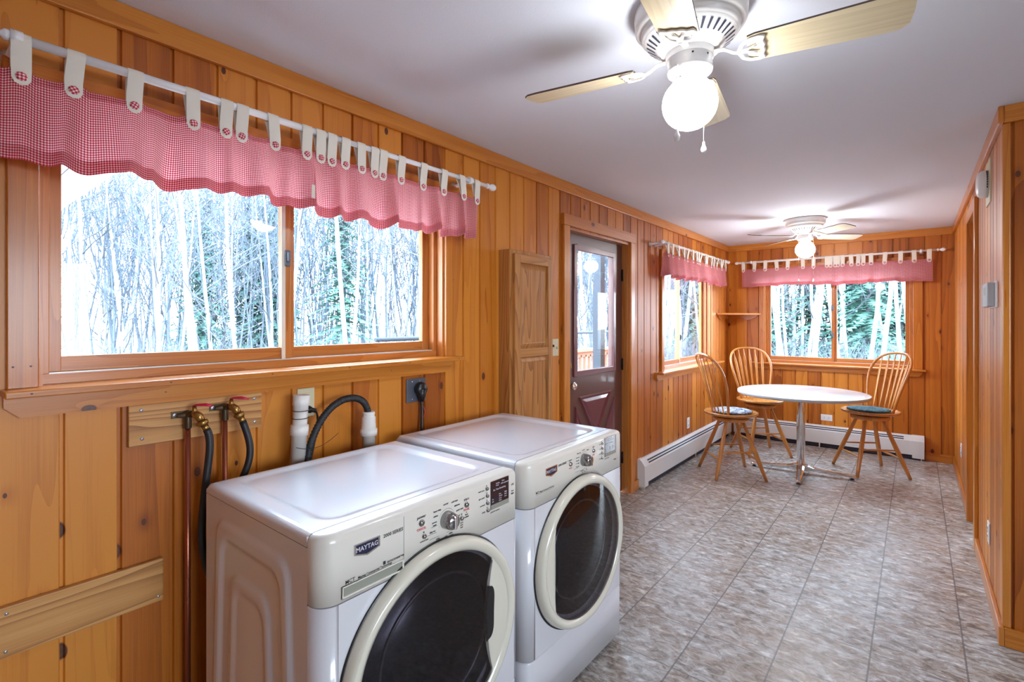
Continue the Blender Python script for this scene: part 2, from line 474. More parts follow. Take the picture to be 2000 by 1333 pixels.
# ------------------------------------------------------------------ mesh helpers
class MB:
    def __init__(s):
        s.v, s.f, s.uv, s.r, s.sm = [], [], [], [], []

    def face(s, pts, uvs=None, rnd=0.0, smooth=False):
        b = len(s.v)
        s.v += [tuple(p) for p in pts]
        s.f.append(tuple(range(b, b + len(pts))))
        s.uv.append(uvs or [(p[0] + p[1], p[2]) for p in pts])
        s.r.append(rnd)
        s.sm.append(smooth)

    def box(s, x0, x1, y0, y1, z0, z1, rnd=None, grain=None):
        if x0 > x1: x0, x1 = x1, x0
        if y0 > y1: y0, y1 = y1, y0
        if z0 > z1: z0, z1 = z1, z0
        rnd = random.random() if rnd is None else rnd
        d = (x1 - x0, y1 - y0, z1 - z0)
        g = grain if grain is not None else d.index(max(d))
        P = [(x, y, z) for x in (x0, x1) for y in (y0, y1) for z in (z0, z1)]
        F = [((0, 1, 3, 2), 0), ((4, 6, 7, 5), 0), ((0, 4, 5, 1), 1), ((2, 3, 7, 6), 1), ((0, 2, 6, 4), 2), ((1, 5, 7, 3), 2)]
        b = len(s.v)
        s.v += P
        for idx, ax in F:
            s.f.append(tuple(b + i for i in idx))
            oth = [a for a in (0, 1, 2) if a != ax]
            if g in oth:
                c = [a for a in oth if a != g][0]
                s.uv.append([(P[i][c], P[i][g]) for i in idx])
            else:
                s.uv.append([(P[i][oth[0]], P[i][oth[1]]) for i in idx])
            s.r.append(rnd)
            s.sm.append(False)
        return s

    def grid(s, fn, nu, nv, uvfn=None, rnd=0.0, closeu=False, smooth=True):
        b = len(s.v)
        for i in range(nu):
            for j in range(nv):
                s.v.append(tuple(fn(i, j)))
        lim = nu if closeu else nu - 1
        for i in range(lim):
            for j in range(nv - 1):
                i2 = (i + 1) % nu
                s.f.append((b + i * nv + j, b + i2 * nv + j, b + i2 * nv + j + 1, b + i * nv + j + 1))
                if uvfn:
                    s.uv.append([uvfn(i, j), uvfn(i + 1, j), uvfn(i + 1, j + 1), uvfn(i, j + 1)])
                else:
                    s.uv.append([(i * .01, j * .01), ((i + 1) * .01, j * .01), ((i + 1) * .01, (j + 1) * .01), (i * .01, (j + 1) * .01)])
                s.r.append(rnd)
                s.sm.append(smooth)
        return s

    def tube(s, path, rad, seg=12, caps=True, rnd=None, flat=None):
        """path: points, rad: number or list; flat: (normal vec, factor) squashes the section"""
        rnd = random.random() if rnd is None else rnd
        P = [Vector(p) for p in path]
        n_ = len(P)
        R = rad if isinstance(rad, (list, tuple)) else [rad] * n_
        T = []
        for i in range(n_):
            a, c = P[max(0, i - 1)], P[min(n_ - 1, i + 1)]
            t = (c - a)
            T.append(t.normalized() if t.length > 1e-9 else Vector((0, 0, 1)))
        up = Vector((0, 0, 1)) if abs(T[0].z) < 0.9 else Vector((1, 0, 0))
        nrm = (up - T[0] * up.dot(T[0])).normalized()
        N = []
        for i in range(n_):
            nrm = (nrm - T[i] * nrm.dot(T[i]))
            nrm = nrm.normalized() if nrm.length > 1e-9 else Vector((1, 0, 0))
            N.append(nrm)
        L = [0]
        for i in range(1, n_):
            L.append(L[-1] + (P[i] - P[i - 1]).length)
        b = len(s.v)
        for i in range(n_):
            B = T[i].cross(N[i])
            r_ = R[i] if isinstance(R[i], tuple) else (R[i], R[i])
            for k in range(seg):
                a = 2 * PI * k / seg
                s.v.append(tuple(P[i] + N[i] * math.cos(a) * r_[0] + B * math.sin(a) * r_[1]))
        cir = 2 * PI * (R[0][0] if isinstance(R[0], tuple) else R[0])
        for i in range(n_ - 1):
            for k in range(seg):
                k2 = (k + 1) % seg
                s.f.append((b + i * seg + k, b + i * seg + k2, b + (i + 1) * seg + k2, b + (i + 1) * seg + k))
                u0, u1 = cir * k / seg, cir * (k + 1) / seg
                s.uv.append([(u0, L[i]), (u1, L[i]), (u1, L[i + 1]), (u0, L[i + 1])])
                s.r.append(rnd)
                s.sm.append(True)
        if caps:
            for i, rev in ((0, True), (n_ - 1, False)):
                idx = [b + i * seg + k for k in range(seg)]
                if rev: idx.reverse()
                s.f.append(tuple(idx))
                s.uv.append([(0.01 * math.cos(k), 0.01 * math.sin(k)) for k in range(seg)])
                s.r.append(rnd)
                s.sm.append(False)
        return s

    def lathe(s, prof, c=(0, 0, 0), seg=32, axis='z', rnd=0.3, sy=1.0):
        """prof: list of (radius, height) along axis"""
        c = Vector(c)

        def fn(i, j):
            r, h = prof[j]
            a = 2 * PI * i / seg
            x, y = r * math.cos(a), r * math.sin(a) * sy
            if axis == 'z': return c + Vector((x, y, h))
            if axis == 'x': return c + Vector((h, x, y))
            return c + Vector((x, h, y))
        s.grid(fn, seg, len(prof), uvfn=lambda i, j: (2 * PI * i / seg * 0.1, prof[j][1] + prof[j][0]), rnd=rnd, closeu=True)
        return s

    def build(s, name, material, parent=None, bevel=0.0, seg=2, smooth_angle=None, weld=True):
        me = bpy.data.meshes.new(name)
        me.from_pydata(s.v, [], s.f)
        uvl = me.uv_layers.new(name='UVMap')
        flat = [c for f in s.uv for p in f for c in p]
        uvl.data.foreach_set('uv', flat)
        at = me.attributes.new('rnd', 'FLOAT', 'FACE')
        at.data.foreach_set('value', s.r)
        me.polygons.foreach_set('use_smooth', s.sm)
        bm = bmesh.new()
        bm.from_mesh(me)
        if weld:
            bmesh.ops.remove_doubles(bm, verts=bm.verts, dist=1e-5)
        bmesh.ops.recalc_face_normals(bm, faces=bm.faces)
        bm.to_mesh(me)
        bm.free()
        me.materials.append(material)
        o = bpy.data.objects.new(name, me)
        COL.objects.link(o)
        if parent is not None:
            o.parent = parent
            o.matrix_parent_inverse = Matrix.Translation(-Vector(parent.location)) if not parent.parent and parent.rotation_euler[2] == 0 else Matrix.Identity(4)
        if bevel:
            b = o.modifiers.new('bevel', 'BEVEL')
            b.width = bevel
            b.segments = seg
            b.limit_method = 'ANGLE'
            b.angle_limit = math.radians(40)
        return o


def thing(name, label=None, cat=None, loc=(0, 0, 0), rotz=0.0, group=None, kind=None):
    o = bpy.data.objects.new(name, None)
    o.empty_display_size = 0.1
    COL.objects.link(o)
    o.location = loc
    o.rotation_euler = (0, 0, rotz)
    tag(o, label, cat, group, kind)
    return o


def tag(o, label=None, cat=None, group=None, kind=None):
    if label: o['label'] = label
    if cat: o['category'] = cat
    if group: o['group'] = group
    if kind: o['kind'] = kind
    return o


def copy_tree(o, parent=None):
    c = o.copy()
    COL.objects.link(c)
    c.parent = parent
    for ch in list(o.children):
        copy_tree(ch, c)
    return c


def text_mb(mb, body, o, ux, uy, size, align='LEFT', thick=1.0):
    """append flat lettering at point o with axes ux (reading) and uy (up)"""
    cu = bpy.data.curves.new('t', 'FONT')
    cu.body = body
    cu.size = size
    cu.align_x = align
    cu.offset = 0.0006 * thick
    cu.resolution_u = 2
    to = bpy.data.objects.new('t', cu)
    COL.objects.link(to)
    dg = bpy.context.evaluated_depsgraph_get()
    dg.update()
    me = bpy.data.meshes.new_from_object(to.evaluated_get(dg))
    ux, uy, o = Vector(ux), Vector(uy), Vector(o)
    b = len(mb.v)
    for v in me.vertices:
        mb.v.append(tuple(o + ux * v.co.x + uy * v.co.y))
    for f in me.polygons:
        mb.f.append(tuple(b + i for i in f.vertices))
        mb.uv.append([(0, 0)] * len(f.vertices))
        mb.r.append(0)
        mb.sm.append(False)
    bpy.data.objects.remove(to)
    bpy.data.curves.remove(cu)
    bpy.data.meshes.remove(me)


# ------------------------------------------------------------------ room shell
def mapL(u, n, z): return (WX + n, u, z)          # left wall: n points into the room
def mapF(u, n, z): return (u, FY - n, z)          # far wall
def mapR(u, n, z): return (RX - n, u, z)          # right wall
def mapS(u, n, z): return (u, RY - n, z)          # return wall (faces the camera)
def mapE(u, n, z): return (EX - n, u, z)
def mapB(u, n, z): return (u, BY + n, z)


def board_wall(name, mp, u0, u1, first, pitches, openings, z0=0.0, z1=CH, thick=0.14, jit=0.0):
    """vertical tongue-and-groove boards with V grooves and openings [(a,b,za,zb)]"""
    mb = MB()
    seams = [u0]
    u = first
    i = 0
    while u < u1 - 0.02:
        for oe in openings:
            for q_ in (oe[0], oe[1]):
                if abs(u - q_) < 0.02: u = q_
        if u > u0 + 0.02: seams.append(u)
        u += pitches[i % len(pitches)] + random.uniform(-jit, jit)
        i += 1
    seams.append(u1)
    ch = 0.009
    GW = 0.007

    def cell(a, b, ga, gb, za, zb, rnd):
        prof = []
        prof.append((a, -thick))
        if ga:
            prof += [(a, -ch), (a + GW, -ch), (a + GW + 0.0035, 0.0)]
        else:
            prof.append((a, 0.0))
        if gb:
            prof += [(b - 0.0035, 0.0), (b - 0.0005, -ch), (b, -ch)]
        else:
            prof.append((b, 0.0))
        prof.append((b, -thick))
        k = len(prof)
        for j in range(k - 1):
            (ua, na), (ub, nb) = prof[j], prof[j + 1]
            mb.face([mp(ua, na, za), mp(ub, nb, za), mp(ub, nb, zb), mp(ua, na, zb)],
                    [(ua, za), (ub, za), (ub, zb), (ua, zb)], rnd)
        mb.face([mp(a, -thick, za), mp(b, -thick, za), mp(b, -thick, zb), mp(a, -thick, zb)], None, rnd)
        for zz in (za, zb):
            mb.face([mp(p[0], p[1], zz) for p in prof], [(p[0], p[1]) for p in prof], rnd)
    for a, b in zip(seams[:-1], seams[1:]):
        rnd = random.random()
        cuts = sorted({a, b} | {c for o in openings for c in (o[0], o[1]) if a < c < b})
        for c, d in zip(cuts[:-1], cuts[1:]):
            mid = (c + d) / 2
            sp = sorted([(o[2], o[3]) for o in openings if o[0] <= mid <= o[1]])
            z = z0
            for za, zb in sp:
                if za > z: cell(c, d, c == a and a != u0, d == b and b != u1, z, za, rnd)
                z = zb
            if z < z1: cell(c, d, c == a and a != u0, d == b and b != u1, z, z1, rnd)
    o = mb.build(name, M['pine'], weld=False)
    o['kind'] = 'structure'
    return o


# openings (clear openings in the board walls)
W1 = (0.25, 1.79, 1.285, 2.10)
DR = (2.975, 3.94, -0.01, 2.13)
W2 = (4.66, 6.12, 0.985, 2.08)
WF = (-1.47, -0.02, 0.955, 2.08)
left = board_wall('wall_left', mapL, BY, FY + 0.14, BY + 0.055, [0.1362], [W1, DR, W2], jit=0.004)
far = board_wall('wall_far', mapF, WX, RX, -1.805, [0.1345], [WF], jit=0.003)
right = board_wall('wall_right', mapR, RY + 0.14, FY + 0.14, 3.27, [0.1362], [(4.41, 4.95, -0.01, 2.19)], thick=0.12, jit=0.004)
ret = board_wall('wall_return', mapS, RX, EX + 0.14, 0.335, [0.1362], [], jit=0.004)
east = board_wall('wall_east', mapE, BY, RY, BY + 0.1, [0.1362], [(-0.5, 1.4, 0.95, 2.15)])  # opening made for the added fill window
back = board_wall('wall_back', mapB, WX - 0.14, EX + 0.14, WX + 0.1, [0.1362], [])
# the room seen through the doorway in the right wall: a closet-like hall
hall = MB()
hall.box(RX + 1.3, RX + 1.4, 3.3, FY + 0.14, 0, CH)
hall.build('wall_hall', M['white'])['kind'] = 'structure'

fl = MB()
fl.box(WX - 0.14, EX + 0.14, BY - 0.14, FY + 0.14, -0.06, 0.0)
fl.build('floor', M['floor'])['kind'] = 'structure'
ce_ = MB()
ce_.box(WX - 0.14, EX + 0.14, BY - 0.14, FY + 0.14, CH, CH + 0.1)
ce_.build('ceiling', M['ceiling'])['kind'] = 'structure'

# crown and base trims
tn = [0]


def trim(boxes, material='pinetrim', bevel=0.004):
    tn[0] += 1
    mb = MB()
    for b in boxes: mb.box(*b)
    o = mb.build('trim_%d' % tn[0], M[material], bevel=bevel)
    o['kind'] = 'structure'
    return o


def base(side, boxes):
    mb = MB()
    for b in boxes: mb.box(*b)
    o = mb.build('baseboard_' + side, M['pinetrim'], bevel=0.003)
    o['kind'] = 'structure'
    return o


trim([(WX, WX + 0.02, BY, FY, 2.362, CH)])
trim([(WX + 0.02, RX, FY - 0.02, FY, 2.362, CH)])
trim([(RX - 0.02, RX, RY - 0.02, FY - 0.02, 2.362, CH)])
trim([(RX, EX, RY - 0.02, RY, 2.362, CH)])
base('left', [(WX, WX + 0.018, BY, 2.9, 0, 0.085), (WX, WX + 0.018, 4.01, 4.095, 0, 0.085)])
base('far', [(0.075, RX - 0.018, FY - 0.018, FY, 0, 0.085)])
base('right', [(RX - 0.018, RX, RY - 0.018, 4.33, 0, 0.085), (RX - 0.018, RX, 5.03, FY, 0, 0.085)])
base('return', [(RX, EX, RY - 0.018, RY, 0, 0.085)])
# corner board between the right wall and the return wall
trim([(RX - 0.005, RX + 0.022, RY - 0.006, RY + 0.03, 0.085, 2.362)])

# doorway in the right wall
dw = thing('door_2', kind='structure', loc=(RX, 4.68, 0))
mb = MB()
mb.box(RX - 0.02, RX, 4.335, 4.41, 0, 2.265)
mb.box(RX - 0.02, RX, 4.95, 5.025, 0, 2.265)
mb.box(RX - 0.02, RX, 4.41, 4.95, 2.19, 2.265)
mb.build('door_casing', M['pinetrim'], dw, bevel=0.003)
mb = MB()
mb.box(RX - 0.02, RX + 0.125, 4.40, 4.415, 0, 2.195)
mb.box(RX - 0.02, RX + 0.125, 4.945, 4.96, 0, 2.195)
mb.box(RX - 0.02, RX + 0.125, 4.415, 4.945, 2.18, 2.195)
mb.build('door_jamb', M['pinetrim'], dw)


# ------------------------------------------------------------------ windows
def window(name, mp, op, split, slider_side, sill, latch_z, casing=0.07, head=True, cas_r=None, sill_ext=(0.055, 0.1), apron_cut=True):
    """horizontal slider: op=(u0,u1,z0,z1), split = u of the meeting stiles, sill = (u0,u1)"""
    u0, u1, z0, z1 = op
    root = thing(name, kind='structure', loc=mp((u0 + u1) / 2, 0, z0))

    def bx(mb, a, b, na, nb, za, zb, **k):
        p, q_ = mp(a, na, za), mp(b, nb, zb)
        mb.box(p[0], q_[0], p[1], q_[1], p[2], q_[2], **k)
    cr_ = cas_r if cas_r is not None else casing
    mb = MB()
    bx(mb, u0 - casing + 0.008, u0 + 0.002, 0, 0.02, z0, z1 + 0.0)
    bx(mb, u1 - 0.002, u1 + cr_ - 0.008, 0, 0.02, z0, z1 + 0.0)
    bx(mb, u0 - casing, u1 + cr_, 0, 0.024, z1, z1 + 0.075)
    mb.build('window_casing', M['pinetrim'], root, bevel=0.003)
    # jamb liner
    mb = MB()
    t = 0.012
    bx(mb, u0, u0 + t, -0.13, 0.0, z0, z1)
    bx(mb, u1 - t, u1, -0.13, 0.0, z0, z1)
    bx(mb, u0, u1, -0.13, 0.0, z1 - t, z1)
    mb.build('window_jamb', M['fir'], root)
    # frame with sill step and aluminium track
    mb = MB()
    f = 0.02
    bx(mb, u0 + t, u0 + t + f, -0.125, -0.045, z0 + 0.03, z1 - t - f)
    bx(mb, u1 - t - f, u1 - t, -0.125, -0.045, z0 + 0.03, z1 - t - f)
    bx(mb, u0 + t, u1 - t, -0.125, -0.045, z0, z0 + 0.03)
    bx(mb, u0 + t, u1 - t, -0.125, -0.045, z1 - t - f, z1 - t)
    mb.build('window_frame', M['fir'], root, bevel=0.002)
    mb = MB()
    bx(mb, u0 + t + f, u1 - t - f, -0.085, -0.055, z0 + 0.03, z0 + 0.034)
    mb.build('window_track', M['alum'], root)
    if mp is mapL:
        mb = MB()
        bx(mb, split - .036, split - .021, -0.0635, -0.0585, z0 + 0.034, z1 - t - f)
        mb.build('window_track', M['tabcloth'], root)
    st = 0.052
    a0, a1 = u0 + t + f, u1 - t - f
    for k, (sa, sb, nn) in enumerate(((a0 - 0.01, split + 0.004, -0.078 if slider_side == 'l' else -0.102), (split - st + 0.03, a1 + 0.01, -0.102 if slider_side == 'l' else -0.078))):
        mb = MB()
        zb, zt = z0 + 0.034, z1 - t - f + 0.01
        ln, rn = st, st
        bx(mb, sa, sa + ln * (0.75 if k == 0 else 1.0), nn - 0.014, nn + 0.014, zb, zt)
        bx(mb, sb - rn * (0.5 if k == 0 else 0.9), sb, nn - 0.014, nn + 0.014, zb, zt)
        bx(mb, sa + .02, sb - .02, nn - 0.013, nn + 0.013, zb, zb + 0.045)
        bx(mb, sa + .02, sb - .02, nn - 0.013, nn + 0.013, zt - 0.045, zt)
        sh = mb.build('window_sash', M['fir'], root, bevel=0.002)
        mb = MB()
        bx(mb, sa + .02, sb - .02, nn - 0.003, nn + 0.001, zb + .02, zt - .02)
        mb.build('pane', M['glass'], sh)
    # latches on the meeting stile
    for lz in latch_z:
        mb = MB()
        un = split - 0.012
        bx(mb, un - 0.012, un + 0.010, -0.064, -0.052, lz - 0.032, lz + 0.032)
        bx(mb, un - 0.008, un + 0.004, -0.052, -0.038, lz - 0.014, lz + 0.026)
        mb.build('window_latch', M['plategrey'], root, bevel=0.003)
    # stool and apron
    mb = MB()
    bx(mb, u0 + 0.001, u1 - 0.001, -0.045, 0.0, z0 - 0.018, z0 + 0.001)
    bx(mb, sill[0], sill[1], 0.0, 0.09, z0 - 0.018, z0 + 0.001)
    mb.build('window_sill', M['pinetrim'], root, bevel=0.003)
    # apron: cut-back lower corners
    mb = MB()
    za, zb = z0 - 0.018, z0 - 0.078
    pr = [(sill[0] + 0.004, za), (sill[1] - 0.03, za), (sill[1] - 0.03, za - 0.022), (sill[1] - 0.06, zb), (sill[0] + 0.035, zb), (sill[0] + 0.004, za - 0.03)]
    front = [mp(u, 0.022, z) for u, z in pr]
    backp = [mp(u, 0.0, z) for u, z in pr]
    uvs = [(z, u) for u, z in pr]
    mb.face(front, uvs, .3)
    mb.face(list(reversed(backp)), uvs, .3)
    for i in range(len(pr)):
        j = (i + 1) % len(pr)
        mb.face([front[i], backp[i], backp[j], front[j]], [(0, i), (.02, i), (.02, i + .1), (0, i + .1)], .3)
    mb.build('window_apron', M['pinetrim'], root)
    # set nail holes in the stool nose and casings
    for uu, nn, zz in [(sill[0] + .05 + k * (sill[1] - sill[0] - .1) / 5, .0903, z0 - .008) for k in range(6)] + [(u0 - .05, .0203, z0 + .06), (u0 - .015, .0203, z0 + .06), (u1 + .05, .0203, z0 + .4), (u0 + .3, .0223, z0 - .045), (u1 - .35, .0223, z0 - .045)]:
        mb = MB()
        mb.face([mp(uu + .003 * math.cos(q_), nn, zz + .0026 * math.sin(q_)) for q_ in [k * PI / 4 for k in range(8)]])
        mb.build('nail_hole', M['bladedark'], root)
    return root


window('window_1', mapL, W1, 1.004, 'l', (0.178, 1.86), (1.72,), cas_r=0.078)
window('window_2', mapL, W2, 5.30, 'l', (4.47, 6.36), (1.77, 1.29), cas_r=0.13, casing=0.065)
window('window_3', mapF, WF, -0.745, 'l', (-1.60, 0.085), (1.62, 1.30), cas_r=0.085, casing=0.065)

# unseen window added to the east wall to let in fill daylight
for nm, mp, op in (('added_fill_window', mapE, (-0.5, 1.4, 0.95, 2.15)),):
    root = thing(nm, kind='structure', loc=mp((op[0] + op[1]) / 2, 0, op[2]))
    mb = MB()
    for a, b, c, d in ((op[0], op[0] + .06, op[2], op[3]), (op[1] - .06, op[1], op[2], op[3]), (op[0] + .06, op[1] - .06, op[3] - .06, op[3]),
                       (op[0] + .06, op[1] - .06, op[2], op[2] + .06), ((op[0] + op[1]) / 2 - .04, (op[0] + op[1]) / 2 + .04, op[2] + .06, op[3] - .06)):
        p, q_ = mp(a, -0.10, c), mp(b, -0.03, d)
        mb.box(p[0], q_[0], p[1], q_[1], p[2], q_[2])
    fr_ = mb.build('window_frame', M['fir'], root)
    mb = MB()
    p, q_ = mp(op[0] + .05, -0.066, op[2] + .05), mp(op[1] - .05, -0.062, op[3] - .05)
    mb.box(p[0], q_[0], p[1], q_[1], p[2], q_[2])
    mb.build('pane', M['glass'], root)

# ------------------------------------------------------------------ outside door
dr = thing('door_1', kind='structure', loc=(WX, 3.45, 0))
mb = MB()
mb.box(WX, WX + 0.02, 2.90, 2.975, 0, 2.135)
mb.box(WX, WX + 0.02, 3.94, 4.012, 0, 2.135)
mb.box(WX, WX + 0.024, 2.893, 4.02, 2.135, 2.215)
mb.build('door_casing', M['pinetrim'], dr, bevel=0.003)
mb = MB()
mb.box(WX - 0.14, WX, 2.975, 2.995, 0, 2.13)
mb.box(WX - 0.14, WX, 3.925, 3.94, 0, 2.13)
mb.box(WX - 0.14, WX, 2.995, 3.925, 2.115, 2.13)
mb.box(WX - 0.14, WX - 0.10, 2.995, 3.03, 0, 2.115)
mb.build('door_jamb', M['fir'], dr)
X = WX - 0.06     # inner face of the slab
sx0, sx1 = X - 0.045, X
gy0, gy1, gz0, gz1 = 3.17, 3.765, 1.085, 2.005
mb = MB()
mb.box(sx0, sx1, 2.998, gy0, 0.015, 2.112, grain=2)
mb.box(sx0, sx1, gy1, 3.921, 0.015, 2.112, grain=2)
mb.box(sx0, sx1, gy0, gy1, gz1, 2.112, grain=2)
mb.box(sx0, sx1, gy0, gy1, 0.015, gz0, grain=2)
slab = mb.build('door_slab', M['doorpaint'], dr)
mb = MB()
for a, b, c, d in ((gy0 - .03, gy0 + .012, gz0 - .03, gz1 + .03), (gy1 - .012, gy1 + .03, gz0 - .03, gz1 + .03), (gy0 + .012, gy1 - .012, gz0 - .03, gz0 + .012), (gy0 + .012, gy1 - .012, gz1 - .012, gz1 + .03)):
    mb.box(sx1 - 0.004, sx1 + 0.012, a, b, c, d)
mb.build('glazing_frame', M['doortrim'], dr, bevel=0.005, seg=3)
mb = MB()
mb.box(sx0 + .02, sx0 + .024, gy0, gy1, gz0, gz1)
mb.build('pane', M['glass'], dr)
# cross-buck: four triangular raised panels between the arms of an X
zc, yc = 0.46, (gy0 + gy1) / 2
hw, hh = 0.305, 0.44
for k, tri in enumerate(([(-hw + .05, hh), (hw - .05, hh), (0, .07)], [(hw, hh - .06), (hw, -hh + .06), (.06, 0)], [(hw - .05, -hh), (-hw + .05, -hh), (0, -.07)], [(-hw, -hh + .06), (-hw, hh - .06), (-.06, 0)])):
    mb = MB()
    cy_, cz_ = sum(t[0] for t in tri) / 3, sum(t[1] for t in tri) / 3
    lv = []
    for sc, dx in ((1.0, 0.0), (0.96, 0.012), (0.90, 0.012), (0.80, 0.003), (0.62, 0.010)):
        lv.append([(sx1 + dx, yc + cy_ + (t[0] - cy_) * sc, zc + cz_ + (t[1] - cz_) * sc) for t in tri])
    for l1, l2 in zip(lv[:-1], lv[1:]):
        for i in range(3):
            j = (i + 1) % 3
            mb.face([l1[i], l1[j], l2[j], l2[i]])
    mb.face(lv[-1])
    mb.build('door_panel', M['doortrim'], dr)
for hz in (1.86, 1.10, 0.30):
    mb = MB()
    mb.tube([(sx1 + 0.006, 3.923, hz - .05), (sx1 + 0.006, 3.923, hz + .05)], 0.007, 10)
    mb.box(sx1 + .001, sx1 + .0035, 3.905, 3.9245, hz - .045, hz + .045)
    mb.build('door_hinge', M['hinge'], dr)
mb = MB()
mb.lathe([(0.0, .0), (0.032, .0), (0.034, .006), (0.014, .012), (0.012, .03), (0.024, .038), (0.030, .052), (0.026, .066), (0.012, .073), (0.0, .074)], (sx1, 3.065, 1.0), 24, 'x')
mb.build('door_handle', M['chrome'], dr)
mb = MB()
mb.lathe([(0.0, .0), (0.030, .0), (0.030, .012), (0.020, .016), (0.0, .016)], (sx1, 3.065, 1.145), 24, 'x')
mb.box(sx1 + .014, sx1 + .03, 3.061, 3.069, 1.128, 1.162)
mb.build('deadbolt', M['chrome'], dr)

# ------------------------------------------------------------------ oak ironing-board cabinet
cb = thing('wall_cabinet', 'tall shallow oak wall cabinet with two raised panels beside the brown door', 'cabinet', (WX, 2.44, 0.62))
mb = MB()
mb.box(WX, -1.815, 2.225, 2.645, 0.62, 1.885)
mb.build('cabinet_box', M['oak'], cb, bevel=0.003)
cdx = -1.795
dd = MB()
y0_, y1_, za, zb = 2.25, 2.635, 0.64, 1.862
dd.box(-1.815, cdx, y0_, y0_ + .05, za, zb)
dd.box(-1.815, cdx, y1_ - .05, y1_, za, zb)
for a, b in ((za, za + .05), (1.255, 1.305), (zb - .052, zb)):
    dd.box(-1.815, cdx, y0_ + .05, y1_ - .05, a, b)
cdo = dd.build('cabinet_door', M['oak'], cb, bevel=0.004)
for a, b in ((za + .05, 1.255), (1.305, zb - .052)):
    mb = MB()
    lv = []
    for ins, dx in ((0.0, 0.0045), (0.004, 0.0045), (0.028, 0.016), (0.034, 0.014)):
        lv.append([(-1.815 + dx, y0_ + .05 + ins, a + ins), (-1.815 + dx, y1_ - .05 - ins, a + ins), (-1.815 + dx, y1_ - .05 - ins, b - ins), (-1.815 + dx, y0_ + .05 + ins, b - ins)])
    for l1, l2 in zip(lv[:-1], lv[1:]):
        for i in range(4):
            j = (i + 1) % 4
            mb.face([l1[i], l1[j], l2[j], l2[i]], [(p[1], p[2]) for p in (l1[i], l1[j], l2[j], l2[i])], .4)
    mb.face(lv[-1], [(p[1], p[2]) for p in lv[-1]], .7)
    mb.build('door_panel', M['oak'], cdo)

# ------------------------------------------------------------------ electrical plates
def plate(name, label, mp, u, z, w, h, material, kind, cat='outlet'):
    o = thing(name, label, cat, mp(u, 0, z))

    def bx(mb, a, b, na, nb, za, zb):
        p, q_ = mp(a, na, za), mp(b, nb, zb)
        mb.box(p[0], q_[0], p[1], q_[1], p[2], q_[2])
    mb = MB()
    bx(mb, u - w / 2, u + w / 2, 0, 0.006, z - h / 2, z + h / 2)
    mb.build('cover_plate', M[material], o, bevel=0.002)
    if kind == 'h':      # duplex lying on its side
        for s in (-1, 1):
            mb = MB()
            bx(mb, u + s * .022 - .016, u + s * .022 + .016, .006, .009, z - .014, z + .014)
            sk = mb.build('socket', M[material], o, bevel=0.002)
            mb = MB()
            for t_ in (-.006, .006):
                bx(mb, u + s * .022 - .005, u + s * .022 + .005, .009, .0095, z + t_ - .0012, z + t_ + .0012)
            mb.build('slot', M['black'], sk)
    elif kind == 'v':
        for s in (-1, 1):
            mb = MB()
            bx(mb, u - .015, u + .015, .006, .009, z + s * .022 - .016, z + s * .022 + .016)
            sk = mb.build('socket', M[material], o, bevel=0.002)
            mb = MB()
            for t_ in (-.006, .006):
                bx(mb, u + t_ - .0012, u + t_ + .0012, .009, .0095, z + s * .022 - .003, z + s * .022 + .008)
            mb.build('slot', M['black'], sk)
    elif kind == 's':
        for k, s in enumerate((-1, 1)):
            mb = MB()
            bx(mb, u + s * .023 - .004, u + s * .023 + .004, .006, .018, z - .004 - .008 * s, z + .012 - .008 * s)
            mb.build('toggle', M['black' if k == 0 else material], o, bevel=0.001)
    return o


plate('light_switch', 'ivory two-gang switch plate between the oak cabinet and brown door', mapL, 2.80, 1.29, 0.098, 0.115, 'ivory', 's', 'switch')
plate('wall_outlet', 'cream outlet behind the left white standpipe under the laundry window', mapL, 1.035, 1.143, 0.072, 0.115, 'ivory', 'v')
plate('wall_outlet', 'white outlet on the left wall above the baseboard heater, beneath the side window', mapL, 5.35, 0.375, 0.075, 0.115, 'white', 'v')
plate('wall_outlet', 'white horizontal outlet on the far wall under the window, behind the table', mapF, -0.808, 0.342, 0.115, 0.072, 'white', 'h')
plate('wall_outlet', 'white outlet low on the right wall near the room corner closest to the camera', mapR, 3.72, 0.325, 0.075, 0.115, 'white', 'v')
plate('wall_outlet', 'white outlet low on the right wall beyond the doorway', mapR, 5.82, 0.345, 0.075, 0.115, 'white', 'v')

# thermostat and door chime
o = thing('thermostat', 'grey and white thermostat on the right wall at shoulder height', 'thermostat', (RX, 3.52, 1.60))
mb = MB(); mb.box(RX - .008, RX, 3.36, 3.66, 1.535, 1.665); mb.build('back_plate', M['white'], o, bevel=0.002)
mb = MB(); mb.box(RX - .036, RX - .008, 3.40, 3.62, 1.54, 1.66); cv = mb.build('housing', M['plategrey'], o, bevel=0.004)
cv.data.materials[0] = simple('thermostat_grey', (0.42, 0.43, 0.45), 0.4)
mb = MB(); mb.box(RX - .037, RX - .0355, 3.48, 3.58, 1.60, 1.64); mb.build('screen', M['slotgrey'], o)
o = thing('door_chime', 'white domed alarm box high on the right wall', 'alarm', (RX, 3.80, 2.20))
mb = MB(); mb.box(RX - .006, RX, 3.63, 3.83, 2.10, 2.33); mb.build('back_plate', M['ivory'], o)
mb = MB()
mb.lathe([(0.0, -.052), (0.04, -.052), (0.062, -.046), (0.072, -.034), (0.074, -.02), (0.074, -.006), (0, -.006)], (RX, 3.745, 2.215), 36, 'x')
mb.build('cover', M['white'], o)
mb = MB()
for k in range(8):
    a = PI * 0.72 + k * 0.18
    mb.box(RX - .0145, RX - .0105, 3.745 + .0742 * math.cos(a) - .004, 3.745 + .0742 * math.cos(a) + .004, 2.215 + .0742 * math.sin(a) - .005, 2.215 + .0742 * math.sin(a) + .005)
mb.build('sound_slots', M['black'], o)

